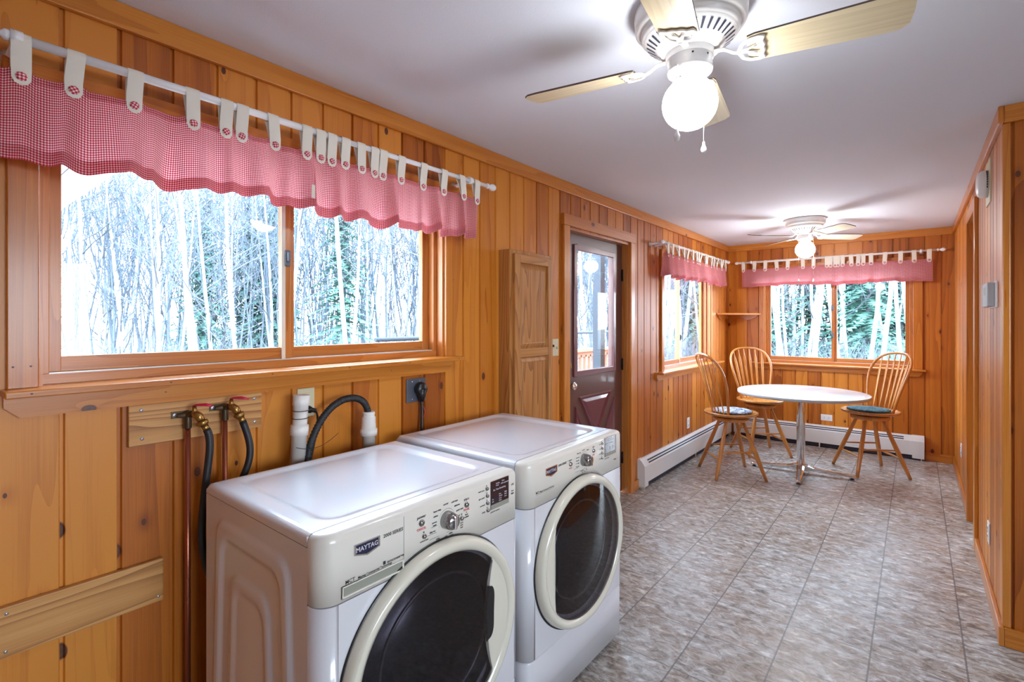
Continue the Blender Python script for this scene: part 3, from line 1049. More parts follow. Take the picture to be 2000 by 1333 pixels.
# ------------------------------------------------------------------ baseboard heaters
def heater(label, mp, u0, u1, cap0, cap1, slots, legs):
    o = thing('baseboard_heater', label, 'heater', mp((u0 + u1) / 2, 0, 0))
    pr = [(0.002, 0.06), (0.002, 0.252), (0.018, 0.252), (0.034, 0.243), (0.066, 0.198), (0.066, 0.052), (0.058, 0.052), (0.058, 0.19), (0.02, 0.238)]

    def sweep(mb, a, b, pr):
        n_ = len(pr)
        for i in range(n_):
            j = (i + 1) % n_
            mb.face([mp(a, *pr[i]), mp(b, *pr[i]), mp(b, *pr[j]), mp(a, *pr[j])])
        mb.face([mp(a, *p) for p in pr]); mb.face([mp(b, *p) for p in pr])
    solid = [(0.002, 0.06), (0.002, 0.252), (0.018, 0.252), (0.034, 0.243), (0.066, 0.198), (0.066, 0.052)]
    mb = MB(); sweep(mb, u0 + 0.01, u1 - 0.01, solid)
    mb.build('cover', M['heater'], o)
    if legs:
        mb = MB()
        capp = [(0.0, 0.02), (0.0, 0.256), (0.02, 0.256), (0.036, 0.247), (0.070, 0.200), (0.070, 0.02)]
        if cap0: sweep(mb, u0, u0 + 0.075, capp)
        if cap1: sweep(mb, u1 - 0.1, u1, capp)
        mb.build('end_cap', M['heater'], o)
    mb = MB()
    for t0, t1 in ((0.18, 0.40), (0.58, 0.80)):
        a = (0.034 + 0.032 * t0 + .0008, 0.243 - 0.045 * t0 + .0008)
        b = (0.034 + 0.032 * t1 + .0008, 0.243 - 0.045 * t1 + .0008)
        mb.face([mp(slots[0], *a), mp(slots[1], *a), mp(slots[1], *b), mp(slots[0], *b)])
    mb.build('louvre_slot', M['slotdark'], o)
    mb = MB()
    p, q_ = mp(u0 + .07, 0.004, 0.012), mp(u1 - .09, 0.05, 0.06)
    mb.box(p[0], q_[0], p[1], q_[1], p[2], q_[2])
    mb.build('heating_element', M['slotdark'], o)
    # small feet so that it rests on the floor
    for uu in (u0 + .02, (u0 + u1) / 2, u1 - .03):
        mb = MB()
        p, q_ = mp(uu, 0.004, 0.0), mp(uu + .012, 0.06, 0.06)
        mb.box(p[0], q_[0], p[1], q_[1], p[2], q_[2])
        mb.build('bracket', M['heaterend'], o)
    return o


heater('long white baseboard heater along the left wall under the side window', mapL, 4.10, FY - 0.08, True, False, (4.21, FY - .12), True)
heater('long white baseboard heater along the far wall behind the table', mapF, WX + 0.075, 0.07, False, True, (WX + .12, -0.10), True)

# ------------------------------------------------------------------ corner shelf
sh = thing('corner_shelf', 'small triangular pine shelf fixed in the far left corner', 'shelf', (WX, FY, 1.53))
mb = MB()
tri = [(WX, FY), (WX, 6.27), (WX + .03, 6.27), (-1.505, FY - .03), (-1.505, FY)]
for z in (1.545, 1.565):
    mb.face([(x, y, z) for x, y in tri], [(y, x) for x, y in tri], .5)
for i in range(5):
    j = (i + 1) % 5
    mb.face([(*tri[i], 1.545), (*tri[j], 1.545), (*tri[j], 1.565), (*tri[i], 1.565)], [(0, 0), (0, .4), (.02, .4), (.02, 0)], .5)
mb.build('shelf_board', M['pinetrim'], sh)
for k in range(2):
    mb = MB()
    L = 0.48 if k == 0 else 0.36
    pts = [(0, 0), (L, 0), (L - .03, -.03)] + [(L - .03 - (L - .06) * t, -.03 - .05 * (t ** 1.0) - .02 * math.sin(PI * t * 2)) for t in [i / 10 for i in range(1, 11)]] + [(0, -.10)]
    for n_ in (0.0, 0.018):
        mb.face([((WX + n_, FY - u, 1.545 + z) if k == 0 else (WX + u, FY - n_, 1.545 + z)) for u, z in pts], [(z, u) for u, z in pts], .2)
    for i in range(len(pts)):
        j = (i + 1) % len(pts)
        a, b = pts[i], pts[j]
        mb.face([((WX + n_, FY - u, 1.545 + z) if k == 0 else (WX + u, FY - n_, 1.545 + z)) for (u, z), n_ in ((a, 0), (b, 0), (b, .018), (a, .018))], None, .2)
    mb.build('shelf_bracket', M['pinetrim'], sh)


# ------------------------------------------------------------------ curtains
def curtain_rod(label, mp, u0, u1, z, n, r, brackets, finial='ball'):
    o = thing('curtain_rod', label, 'curtain rod', mp((u0 + u1) / 2, n, z))
    mb = MB()
    mb.tube([mp(u0, n, z), mp((u0 + u1) / 2, n, z)], r, 16)
    mb.tube([mp((u0 + u1) / 2 - .01, n, z), mp(u1, n, z)], r * 0.85, 16)
    mb.build('pole', M['rod'], o)
    for u, s in ((u0, -1), (u1, 1)):
        mb = MB()
        prof = [(r * .9, 0), (r * 1.15, .004), (r * 1.15, .012), (r * .6, .018), (r * .6, .022), (r * 1.1, .030), (r * 1.45, .042), (r * 1.5, .052), (r * 1.2, .064), (r * .5, .073), (0, .075)]
        mb.tube([mp(u + s * h, n, z) for _, h in prof], [max(a, .0005) for a, _ in prof], 16)
        mb.build('finial', M['rod'], o)
    for u in brackets:
        mb = MB()
        mb.tube([mp(u - .012, n, z), mp(u + .012, n, z)], r * 1.45, 16)
        mb.tube([mp(u, n - .008, z - .004), mp(u, 0.02, z - .012), mp(u, 0.0, z - .012)], [.008, .009, .022], 12)
        mb.build('rod_bracket', M['rod'], o)
    return o


def valance(label, mp, u0, u1, ztop, zbot, n, rodz, rodr, tabs, seed, amp=0.017, folds=None, gather=1.25, seam_label=False, cell=0.004):
    rnd_ = random.Random(seed)
    o = thing('valance_curtain', label, 'curtain', mp((u0 + u1) / 2, n, zbot))
    L = u1 - u0
    ph = [(rnd_.uniform(0, 6.28), f * 2 * PI, a) for f, a in folds]

    def disp(u, t):
        s = 0
        for p, f, a in ph:
            s += a * math.sin(f * (u - u0) + p + 0.6 * math.sin(2.2 * u + p))
        # sharper creases close to the tabs
        return amp * s * (0.35 + 0.75 * t)
    nu, nv = max(24, int(L / cell)), 26
    # unfolded cloth length for the check pattern
    us = [u0 + L * i / (nu - 1) for i in range(nu)]
    arc = [0.0]
    for i in range(1, nu):
        arc.append(arc[-1] + math.hypot(us[i] - us[i - 1], disp(us[i], .6) - disp(us[i - 1], .6)) * gather)

    def top(u):
        d = min(abs(u - t) for t in tabs)
        return ztop - min(0.012, 0.28 * d * d / 0.02) * 1.0

    def bot(u):
        return zbot + 0.008 * math.sin(5.1 * u + seed) + 0.35 * disp(u, 1.0)

    def fn(i, j):
        t = j / (nv - 1)
        u = us[i]
        z = top(u) * (1 - t) + bot(u) * t
        return mp(u + 0.4 * disp(u + .03, t), n + disp(u, t), z)
    H = ztop - zbot
    mb = MB()
    mb.grid(fn, nu, nv, uvfn=lambda i, j: (arc[min(i, nu - 1)], H * j / (nv - 1)))
    mb.build('valance', M['gingham'], o)

    # hem and heading: second layer of cloth behind
    for nm, ta, tb in (('hem', 0.84, 1.0), ('heading', 0.0, 0.09)):
        mb = MB()

        def fn2(i, j, ta=ta, tb=tb):
            t = ta + (tb - ta) * j / 3
            u = us[i]
            z = top(u) * (1 - t) + bot(u) * t
            return mp(u + 0.4 * disp(u + .03, t), n + disp(u, t) - 0.0022, z)
        mb.grid(fn2, nu, 4, uvfn=lambda i, j, ta=ta, tb=tb: (arc[min(i, nu - 1)], H * (ta + (tb - ta) * j / 3)))
        mb.build(nm, M['gingham'], o)
    # tabs with covered buttons
    for k, u in enumerate(tabs):
        w = 0.0195
        lean = rnd_.uniform(-0.006, 0.006)
        d0 = max(disp(u + q_, t_) for q_ in (-w, -w / 2, 0, w / 2, w) for t_ in (0, .1, .18))
        zt = ztop - .002
        path = []
        path.append((n + d0 + .004, zt - .040))
        path.append((n + d0 + .0045, zt - .028))
        path.append((n + d0 + .004, zt))
        rr_ = rodr + .002
        path.append((n + rr_, rodz - .004))
        for q_ in range(0, 7):
            a = -0.1 + (PI + .2) * q_ / 6
            path.append((n + rr_ * math.cos(a), rodz + rr_ * math.sin(a)))
        path.append((n - rr_, rodz - .006))
        path.append((n + d0 - .004, zt))
        path.append((n + d0 - .0035, zt - .014))
        P = [Vector((0, a, b)) for a, b in path]
        mb = MB()
        rows = []
        for i, (a, b) in enumerate(path):
            wi = w * (0.62 if i == 0 else (0.97 if i == 1 else 1.0))
            fr = min(1, max(0, (rodz - b) / max(0.01, rodz - zt)))
            rows.append([mp(u - wi + lean * fr, a, b), mp(u + lean * fr, a + (.0015 if i > 0 else 0), b - (.004 if i == 0 else 0)), mp(u + wi + lean * fr, a, b)])
        mb.grid(lambda i, j: rows[i][j], len(rows), 3)
        tb = mb.build('tab', M['tabcloth'], o)
        mb = MB()
        bz, bn = zt - .022, n + d0 + .0055
        prof = [(0.0001, .006), (0.006, .0055), (0.0105, .0035), (0.0118, 0.0), (0.011, -.001)]
        seg = 18
        mb.grid(lambda i, j: mp(u + lean + prof[j][0] * math.cos(2 * PI * i / seg), bn + prof[j][1], bz + prof[j][0] * math.sin(2 * PI * i / seg)), seg, len(prof),
                uvfn=lambda i, j: (prof[j][0] * math.cos(2 * PI * i / seg + k), prof[j][0] * math.sin(2 * PI * i / seg + k)), closeu=True)
        mb.build('button', M['ginghambutton'], tb)
    if seam_label:
        mb = MB()
        mb.grid(lambda i, j: mp(u1 - .014 + .014 * i, n + disp(u1, .7) + .004, zbot + .09 - .05 * j), 2, 2)
        mb.build('care_label', M['tabcloth'], o)
    return o


curtain_rod('white curtain rod over the wide laundry window', mapL, 0.185, 1.985, 2.190, 0.12, 0.0125, (0.195, 1.86))
FW = [(3.1, .9), (5.3, .8), (9.7, .5), (14.3, .3)]
valance('red gingham tab-top valance covering the left two thirds of the laundry window', mapL, 0.10, 1.000, 2.118, 1.892, 0.12, 2.190, 0.0125,
        [0.203, 0.311, 0.444, 0.591, 0.692, 0.742, 0.844, 0.972], 3, folds=FW, seam_label=True)
valance('bunched red gingham valance above the right pane of the laundry window', mapL, 1.004, 1.925, 2.118, 1.888, 0.12, 2.190, 0.0125,
        [1.027, 1.076, 1.135, 1.206, 1.273, 1.318, 1.416, 1.544, 1.673, 1.792, 1.903], 11, folds=[(4.6, .9), (7.3, .9), (11.7, .6), (16.1, .3)])
curtain_rod('white curtain rod on the left wall over the side window near the corner', mapL, 4.40, 6.36, 2.185, 0.12, 0.0125, (4.36, 4.47, 6.30))
valance('gathered red gingham valance over the side window on the left wall', mapL, 4.42, 6.27, 2.105, 1.885, 0.12, 2.185, 0.0125,
        [4.469, 4.595, 4.741, 4.885, 5.007, 5.133, 5.243, 5.313, 5.404, 5.535, 5.593, 5.751, 5.812, 5.959, 6.09, 6.158, 6.24], 5, amp=0.022, folds=[(5.3, .8), (8.1, .6), (3.1, .5)], cell=.008)
curtain_rod('white curtain rod over the window on the far wall', mapF, -1.72, 0.17, 2.200, 0.10, 0.0125, (-1.60, 0.045))
valance('wide red gingham valance across the left of the far wall window', mapF, -1.71, -0.745, 2.125, 1.895, 0.10, 2.200, 0.0125,
        [-1.690, -1.558, -1.436, -1.317, -1.190, -1.035, -0.925, -0.793, -0.757], 8, amp=0.009, folds=[(4.3, .8), (7.1, .6), (2.1, .5)], cell=.008)
valance('red gingham valance with pleats at its left, over the right pane of the far window', mapF, -0.74, 0.135, 2.125, 1.885, 0.10, 2.200, 0.0125,
        [-0.717, -0.680, -0.641, -0.564, -0.493, -0.451, -0.382, -0.256, -0.125, -0.015, 0.109], 9, amp=0.011, folds=[(5.1, .8), (8.3, .6), (2.1, .5)], cell=.008)

# ------------------------------------------------------------------ washer and dryer
def smooth(e0, e1, x):
    t = min(1, max(0, (x - e0) / (e1 - e0)))
    return t * t * (3 - 2 * t)


def rrect_sdf(x, y, cx, cy, hx, hy, r):
    qx, qy = abs(x - cx) - hx + r, abs(y - cy) - hy + r
    return math.hypot(max(qx, 0), max(qy, 0)) + min(max(qx, qy), 0) - r


def machine(name, label, cat, y0, y1, xb, washer):
    xf = -1.06
    xs = -1.115            # console side seam
    R = 0.048
    T = 0.965
    W = y1 - y0
    yc = (y0 + y1) / 2
    zc, ry, rz = 0.548, 0.318, 0.292
    o = thing(name, label, cat, ((xb + xf) / 2, yc, 0))

    def path(inset, n_=8, back=True):
        """front outline from the left seam round both corners to the right seam"""
        a, b, f = y0 + inset, y1 - inset, xf - inset
        r = max(0.006, R - inset)
        r2 = max(0.004, 0.020 - inset * .8)
        pts = [(xs, a)]
        for k in range(n_ + 1):
            t = PI / 2 * k / n_
            pts.append((f - r + r * math.sin(t), a + r - r * math.cos(t)))
        for k in range(n_ + 1):
            t = PI / 2 * k / n_
            pts.append((f - r2 + r2 * math.cos(t), b - r2 + r2 * math.sin(t)))
        pts.append((xs, b))
        return pts
    # --- cabinet: back box, wrapped front corners, front face with round hole
    mb = MB()
    # right side, back, left side embossed (grid)
    NX, NZ = 70, 110

    def emb(x, z, flip=False):
        zt = 0.875
        h = 0.0
        xm = (xb + xs) / 2
        for a, b, ztop, s in ((0.215, 0.055, zt, 0.007), (0.170, 0.055, zt - .045, -0.007), (0.105, 0.06, zt - .13, 0.006), (0.075, 0.055, zt - .165, -0.0035)):
            hw_ = a + b * (zt - z)
            d = max(abs(x - xm) - hw_, (z - ztop))
            qx, qy = abs(x - xm) - hw_ + .05, z - ztop + .05
            if qx > 0 and qy > 0: d = math.hypot(qx, qy) - .05
            h += s * smooth(0.009, -0.009, d)
        h *= smooth(0.0, 0.12, z - 0.06)
        return h
    for yy, sg in ((y0, 1), (y1, -1)):
        mb.grid(lambda i, j: ((xb + (xs - xb) * i / (NX - 1)), yy - sg * emb(xb + (xs - xb) * i / (NX - 1), .03 + .9028 * j / (NZ - 1)), .03 + .9028 * j / (NZ - 1)), NX, NZ)
    mb.face([(xb, y0, .03), (xb, y1, .03), (xb, y1, .93), (xb, y0, .93)])
    mb.face([(xb, y0, .03), (xs, y0, .03), (xs, y1, .03), (xb, y1, .03)])
    p = path(0.0)
    n1 = len(p)
    # rounded corners of the upper front, z .252-.797
    def band(za, zb, inset=0.0):
        q = path(inset)
        h = n1 // 2
        for seg_ in (range(0, h - 1), range(h, n1 - 1)):
            for i in seg_:
                a, b = q[i], q[i + 1]
                mb.face([(*a, za), (*b, za), (*b, zb), (*a, zb)], None, 0, True)
        return q[h - 1], q[h]
    pl, pr_ = band(0.255, 0.797)
    ya, yb = pl[1], pr_[1]
    # front with elliptical hole
    hy_, hz_ = 0.272, 0.244
    angs = [2 * PI * k / 96 for k in range(96)]
    zl, zh = 0.255, 0.797
    crn = [math.atan2(z - zc, y - yc) % (2 * PI) for y in (ya, yb) for z in (zl, zh)]
    angs = sorted(set(angs) | set(crn))

    def outer(a):
        c, s = math.cos(a), math.sin(a)
        t = 1e9
        if c > 1e-9: t = min(t, (yb - yc) / c)
        if c < -1e-9: t = min(t, (ya - yc) / c)
        if s > 1e-9: t = min(t, (zh - zc) / s)
        if s < -1e-9: t = min(t, (zl - zc) / s)
        return (xf, yc + c * t, zc + s * t)

    def inner(a, k=1.0):
        c, s = math.cos(a), math.sin(a)
        t = 1 / math.sqrt((c / hy_) ** 2 + (s / hz_) ** 2)
        return (xf, yc + c * t * k, zc + s * t * k)
    for i in range(len(angs)):
        a, b = angs[i], angs[(i + 1) % len(angs)]
        mb.face([inner(a), outer(a), outer(b), inner(b)])
    # caps of the upper front
    q = path(0.0)
    mb.face([(*a, 0.255) for a in q]); mb.face([(*a, 0.797) for a in q])
    mb.build('cabinet', M['enamel'], o)
    # --- toe panel
    mb = MB()
    q = path(0.002)
    q2 = path(0.006)
    for (qa, za), (qb, zb) in (((q, 0.035), (q, 0.246)), ((q, 0.246), (q2, 0.250))):
        for i in range(n1 - 1):
            mb.face([(*qa[i], za), (*qa[i + 1], za), (*qb[i + 1], zb), (*qb[i], zb)], None, 0, True)
    mb.face([(*a, 0.25) for a in q2]); mb.face([(*a, 0.035) for a in q])
    mb.build('toe_panel', M['enamel'], o)
    mb = MB()
    for fx in (xb + .05, xf - .06):
        for fy in (y0 + .05, y1 - .05):
            mb = MB()
            mb.tube([(fx, fy, 0.0), (fx, fy, .036)], .02, 12)
            mb.build('foot', M['black'], o)
    # --- drum behind the glass
    mb = MB()
    ks = [1.0, 1.0, 0.6, 0.0001]
    xs_ = [xf, xf - .34, xf - .38, xf - .39]
    mb.grid(lambda i, j: (xs_[j], yc + hy_ * ks[j] * math.cos(2 * PI * i / 48), zc + hz_ * ks[j] * math.sin(2 * PI * i / 48)), 48, 4, closeu=True)
    mb.build('drum', M['steel'], o)
    # --- console
    mb = MB()
    lv = [(0.8, 0.0), (0.90, 0.0), (0.9452, 0.0), (0.9552, 0.003), (0.9605, 0.008), (0.9636, 0.014), (T, 0.022)]
    paths = [path(ins) for z, ins in lv]
    for k in range(len(lv) - 1):
        for i in range(n1 - 1):
            mb.face([(*paths[k][i], lv[k][0]), (*paths[k][i + 1], lv[k][0]), (*paths[k + 1][i + 1], lv[k + 1][0]), (*paths[k + 1][i], lv[k + 1][0])], None, 0, True)
    mb.face([(*a, T) for a in paths[-1]]); mb.face([(*a, 0.8) for a in paths[0]])
    con = mb.build('control_panel', M['console'], o)
    # --- top with recess
    mb = MB()
    NX, NY = 60, 70
    x0, x1 = xb, xs - 0.0025

    def topz(x, y):
        e = min(y - y0, y1 - y, (x - x0) * 1.0)
        r = 0.022
        dz = 0 if e >= r else r - math.sqrt(max(0, r * r - (r - e) ** 2))
        d = rrect_sdf(x, y, (x0 + .035 + x1 - .035) / 2, yc, (x1 - x0) / 2 - .04, W / 2 - .075, .05)
        rec = 0.009 * smooth(0.010, -0.012, d)
        return T - dz * 0.9 - rec

    def ss(t):   # denser sampling at edges
        return 0.5 - 0.5 * math.cos(PI * t)
    mb.grid(lambda i, j: (x0 + (x1 - x0) * i / (NX - 1), y0 + W * ss(j / (NY - 1)), topz(x0 + (x1 - x0) * i / (NX - 1), y0 + W * ss(j / (NY - 1)))), NX, NY)
    for yy in (y0, y1):
        mb.face([(x0, yy, .934), (x1, yy, .934), (x1, yy, T - .0198), (x0, yy, T - .0198)])
    mb.face([(x0, y0, .934), (x0, y1, .934), (x0, y1, T - .0198), (x0, y0, T - .0198)])
    mb.face([(x1, y0, .934), (x1, y1, .934), (x1, y1, T - .006), (x1, y0, T - .006)])
    mb.build('top_panel', M['enamel'], o)
    # --- door
    def ell(a, k):
        return (yc + ry * k * math.cos(a), zc + rz * k * math.sin(a))
    N = 96
    chord = 0.215 if washer else -0.222
    mb = MB()
    prof = [(1.0, .0005), (1.0, .012), (0.988, .026), (0.968, .034), (0.945, .036), (0.915, .034), (0.88, .028), (0.872, .022)]
    mb.grid(lambda i, j: (xf + prof[j][1], *ell(2 * PI * i / N, prof[j][0])), N, len(prof), closeu=True)
    door = mb.build('door', M['cream'], o)
    mb = MB()
    prof3 = [(1.015, .0005), (1.018, .003), (1.0, .004)]
    mb.grid(lambda i, j: (xf + prof3[j][1], *ell(2 * PI * i / N, prof3[j][0])), N, 3, closeu=True)
    mb.build('door_gasket', M['black'], o)

    def chord_y(z):
        t = (z - zc) / 0.2
        return yc + chord - (0.045 * (1 - min(1, t * t)) if washer else -0.006 * (1 - min(1, t * t)))

    def clip(y, z):
        c = chord_y(z)
        if washer: return min(y, c)
        return max(y, c)
    mb = MB()
    K = 14

    def gl(i, j):
        k = 0.877 * (j / (K - 1)) + 0.0001
        y, z = ell(2 * PI * i / N, k)
        y2 = clip(y, z)
        k2 = math.hypot((y2 - yc) / ry, (z - zc) / rz)
        return (xf + .028 + .014 * (1 - (k2 / .877) ** 2), y2, z)
    mb.grid(gl, N, K, closeu=True)
    mb.build('door_glass', M['doorglass'], door)
    # inner bowl rim seen through the glass
    mb = MB()
    mb.tube([(xf - .012, yc + .012 + .205 * math.cos(2 * PI * i / 64), zc - .01 + .19 * math.sin(2 * PI * i / 64)) for i in range(65)], .005, 8, caps=False)
    mb.build('inner_bowl', M['steel'], door)
    # grip crescent: the part of the door ring beyond the glass
    sgn_ = 1 if washer else -1
    zs = [-0.205 + 0.41 * k / 32 for k in range(33)]

    def cres(i, j):
        z = zc + zs[i]
        edge = yc + sgn_ * ry * .885 * math.sqrt(max(0, 1 - (zs[i] / (rz * .885)) ** 2))
        c = chord_y(z)
        if (edge - c) * sgn_ < 0: c = edge
        t = j / 6
        return (xf + .0265 + .002 * math.sin(PI * t) - (.004 if j == 0 else 0), c + (edge - c) * t, z)
    mb = MB()
    mb.grid(cres, 33, 7)
    grip = mb.build('door_grip', M['cream'], door)
    if washer:
        mb = MB()
        zz = [-0.085 + 0.17 * k / 24 for k in range(25)]

        def pk(i, j):
            z = zc + .015 + zz[i]
            c = chord_y(z) - .004
            w = .040 * max(0.0, 1 - (zz[i] / .085) ** 4) ** .5
            return (xf + .0300 + .0004 * j, c + w * j / 3, z)
        mb.grid(pk, 25, 4)
        mb.build('grip_pocket', M['black'], grip)
    # --- console details; plane just proud of the panel
    PX = xf + 0.0006
    UX, UY = (0, 1, 0), (0, 0, 1)
    ink, red = MB(), MB()

    def yoff(y): return y0 + y

    def T_(s, y, z, size, al='LEFT', m=None):
        text_mb(m or ink, s, (PX + .0004, yoff(y), z), UX, UY, size, al, .35)
    # badge: frame + navy field + lettering
    by, bz = (0.090, 0.925) if washer else (0.110, 0.925)
    bw, bh = 0.075, 0.036
    if washer: by = 0.088
    sgn = [(0, 0), (bw, 0), (bw, -bh * .72), (bw / 2, -bh), (0, -bh * .72)]

    def poly(mb, pts, x):
        mb.face([(x, yoff(by + a), bz + b) for a, b in pts])
    mb = MB()
    ctr = (bw / 2, -bh * .45)
    outp = [(ctr[0] + (a - ctr[0]) * 1.0, ctr[1] + (b - ctr[1]) * 1.0) for a, b in sgn]
    inp = [(ctr[0] + (a - ctr[0]) * .87, ctr[1] + (b - ctr[1]) * .80) for a, b in sgn]
    for i in range(5):
        j = (i + 1) % 5
        mb.face([(PX + .003, yoff(by + outp[i][0]), bz + outp[i][1]), (PX + .003, yoff(by + outp[j][0]), bz + outp[j][1]), (PX + .003, yoff(by + inp[j][0]), bz + inp[j][1]), (PX + .003, yoff(by + inp[i][0]), bz + inp[i][1])])
        mb.face([(PX - .0006, yoff(by + outp[i][0]), bz + outp[i][1]), (PX - .0006, yoff(by + outp[j][0]), bz + outp[j][1]), (PX + .003, yoff(by + outp[j][0]), bz + outp[j][1]), (PX + .003, yoff(by + outp[i][0]), bz + outp[i][1])])
    badge = mb.build('badge', M['chrome'], con)
    mb = MB(); poly(mb, inp, PX + .0015); mb.build('badge_field', M['navy'], badge)
    # lettering of the badge
    bl = MB()
    text_mb(bl, 'MAYTAG', (PX + .0022, yoff(by + bw / 2), bz - .0205), UX, UY, 0.0160, 'CENTER', .5)
    bl.build('badge_lettering', M['whiteink'], badge)
    if washer:
        T_('2000 SERIES', by + bw + .012, bz - .012, 0.0125)
        T_('MCT', .065, .8385, .013)
        T_('Maytag Commercial Technology', .100, .8385, .0078)
        T_('ecoconserve', .187, .8445, .0105)
        ink.face([(PX + .0004, yoff(a), b) for a, b in ((.174, .8445), (.182, .8445), (.182, .853), (.174, .853))])
    else:
        T_('2000 SERIES', by + bw + .010, bz - .012, 0.0115)
        T_('MCT', .052, .846, .010)
        T_('Maytag Commercial Technology', .076, .846, .007)
        ink.face([(PX + .0003, yoff(a), b) for a, b in ((.052, .8425), (.165, .8425), (.165, .8431), (.052, .8431))])
    ky, kz = (0.397, 0.892) if washer else (0.383, 0.900)
    # cycle lettering round the dial
    cyc = [('heavy duty', -.022, .036, 'RIGHT'), ('normal', -.004, .046, 'CENTER'), ('cold wash', .018, .044, 'LEFT'), ('delicates', .030, .030, 'LEFT'), ('quick wash', .038, .014, 'LEFT'),
           ('wool', .040, -.003, 'LEFT'), ('whites', -.034, .022, 'RIGHT'), ('power', -.038, .006, 'RIGHT'), ('wash', -.040, -.002, 'RIGHT'), ('allergen', -.044, -.018, 'RIGHT'),
           ('rinse', -.028, -.044, 'RIGHT'), ('& spin', -.022, -.052, 'RIGHT'), ('soak', -.004, -.048, 'CENTER'), ('clean', .016, -.044, 'CENTER'), ('washer', .016, -.051, 'CENTER'), ('cycle', .018, -.058, 'CENTER')]
    if not washer:
        cyc = [('heavy duty', -.022, .034, 'RIGHT'), ('normal', -.002, .040, 'CENTER'), ('delicate', .022, .034, 'LEFT'), ('more dry', -.034, .018, 'RIGHT'), ('very dry', -.036, .006, 'RIGHT'), ('dry', -.036, -.006, 'RIGHT'),
               ('less dry', -.036, -.018, 'RIGHT'), ('timed dry', -.012, -.042, 'CENTER'), ('20', -.010, -.050, 'CENTER'), ('40', .008, -.050, 'CENTER'), ('60', .022, -.044, 'CENTER')]
    for s, a, b, al in cyc:
        T_(s, ky + a, kz + b - .002, .0068, al)
    arcp = [(ky + .030 * math.cos(t) * 1.07, kz + .031 * math.sin(t)) for t in [math.radians(20 + 190 * k / 24) for k in range(25)]]
    for a, b in zip(arcp[:-1], arcp[1:]):
        ink.face([(PX + .0003, yoff(a[0]), a[1]), (PX + .0003, yoff(b[0]), b[1]), (PX + .0003, yoff(b[0]), b[1] + .0008), (PX + .0003, yoff(a[0]), a[1] + .0008)])
    for a0, a1, zz in ((-.075, -.040, -.024), (-.060, -.036, -.006), (-.066, -.030, -.038), (.0, .020, -.038)):
        ink.face([(PX + .0003, yoff(ky + a0), kz + zz), (PX + .0003, yoff(ky + a1), kz + zz), (PX + .0003, yoff(ky + a1), kz + zz + .0008), (PX + .0003, yoff(ky + a0), kz + zz + .0008)])
    # dial
    mb = MB()
    mb.lathe([(0.0001, .0), (.0255, .0), (.0255, .004), (.0245, .018), (.022, .030), (.020, .034), (.0001, .035)], (PX, yoff(ky), kz), 36, 'x')
    dial = mb.build('dial', M['knobmetal'], con)
    mb = MB()
    mb.box(PX + .034, PX + .041, yoff(ky) - .006, yoff(ky) + .006, kz - .019, kz + .019)
    mb.build('dial_grip', M['chrome'], dial, bevel=0.003)
    # push buttons
    def button(y, z, r, mt='knobmetal'):
        mb = MB()
        mb.lathe([(r * 1.15, .0), (r * 1.15, .002), (r * .95, .0025), (r * .85, .0055), (.0001, .006)], (PX, yoff(y), z), 20, 'x')
        mb.build('button', M[mt], con)

    def dot(y, z, r=.0018):
        ink.face([(PX + .0004, yoff(y) + r * math.cos(k * PI / 4), z + r * math.sin(k * PI / 4)) for k in range(8)])
    if washer:
        button(.302, .912, .0082); T_('power', .302, .925, .012, 'CENTER')
        T_('CANCEL', .302, .8925, .0085, 'CENTER', red)
        dot(.310, .8835, .0025); button(.311, .872, .0062); T_('control lock', .311, .858, .006, 'CENTER')
        button(.479, .912, .0078); T_('start', .479, .925, .012, 'CENTER')
        T_('PAUSE', .479, .8945, .0085, 'CENTER', red); dot(.479, .889); T_('door', .479, .880, .007, 'CENTER'); T_('locked', .479, .873, .007, 'CENTER')
        dot(.458, .889, .0025); button(.458, .877, .0062); T_('extra', .458, .862, .006, 'CENTER'); T_('rinse', .458, .855, .006, 'CENTER'); T_('hold', .458, .848, .006, 'CENTER')
        for k, s in enumerate(('wash temp', 'spin speed', 'soil level', 'signal')):
            zz = .936 - .0232 * k
            dot(.570 + k * .001, zz + .0095, .002); button(.571 + k * .0015, zz, .0055); T_(s, .560 + k * .001, zz - .004, .0065, 'RIGHT')
        dy0, dy1, dz0, dz1 = .589, .680, .862, .952
        T_('press for options', dy0, dz0 - .010, .0065)
        T_('HE', .701, .914, .010, 'CENTER'); T_('drum', .701, .894, .006, 'CENTER'); T_('light', .701, .885, .008, 'CENTER')
    else:
        button(.282, .904, .0082); T_('power', .282, .917, .009, 'CENTER'); T_('CANCEL', .282, .886, .006, 'CENTER', red)
        button(.463, .921, .0075); T_('start', .463, .934, .009, 'CENTER'); T_('PAUSE', .463, .901, .006, 'CENTER', red)
        for k in range(4):
            zz = .937 - .021 * k
            dot(.535, zz + .009, .002); button(.536, zz, .005); T_(('temp', 'time', 'guard', 'signal')[k], .526, zz - .003, .006, 'RIGHT')
        dy0, dy1, dz0, dz1 = .560, .665, .872, .954
        T_('press for options', dy0, dz0 - .010, .006)
        T_('energy', .655, .842, .008, 'CENTER')
    mb = MB(); mb.box(PX, PX + .0012, yoff(dy0), yoff(dy1), dz0, dz1)
    dis = mb.build('display', M['display'], con, bevel=0.0005)
    mb = MB(); mb.box(PX + .0012, PX + .0022, yoff(dy0) + .001, yoff(dy1) - .001, dz0 + .001, dz0 + .015)
    mb.build('display_buttons', M['slotgrey'], dis)
    dl = MB()
    rs = random.Random(4)
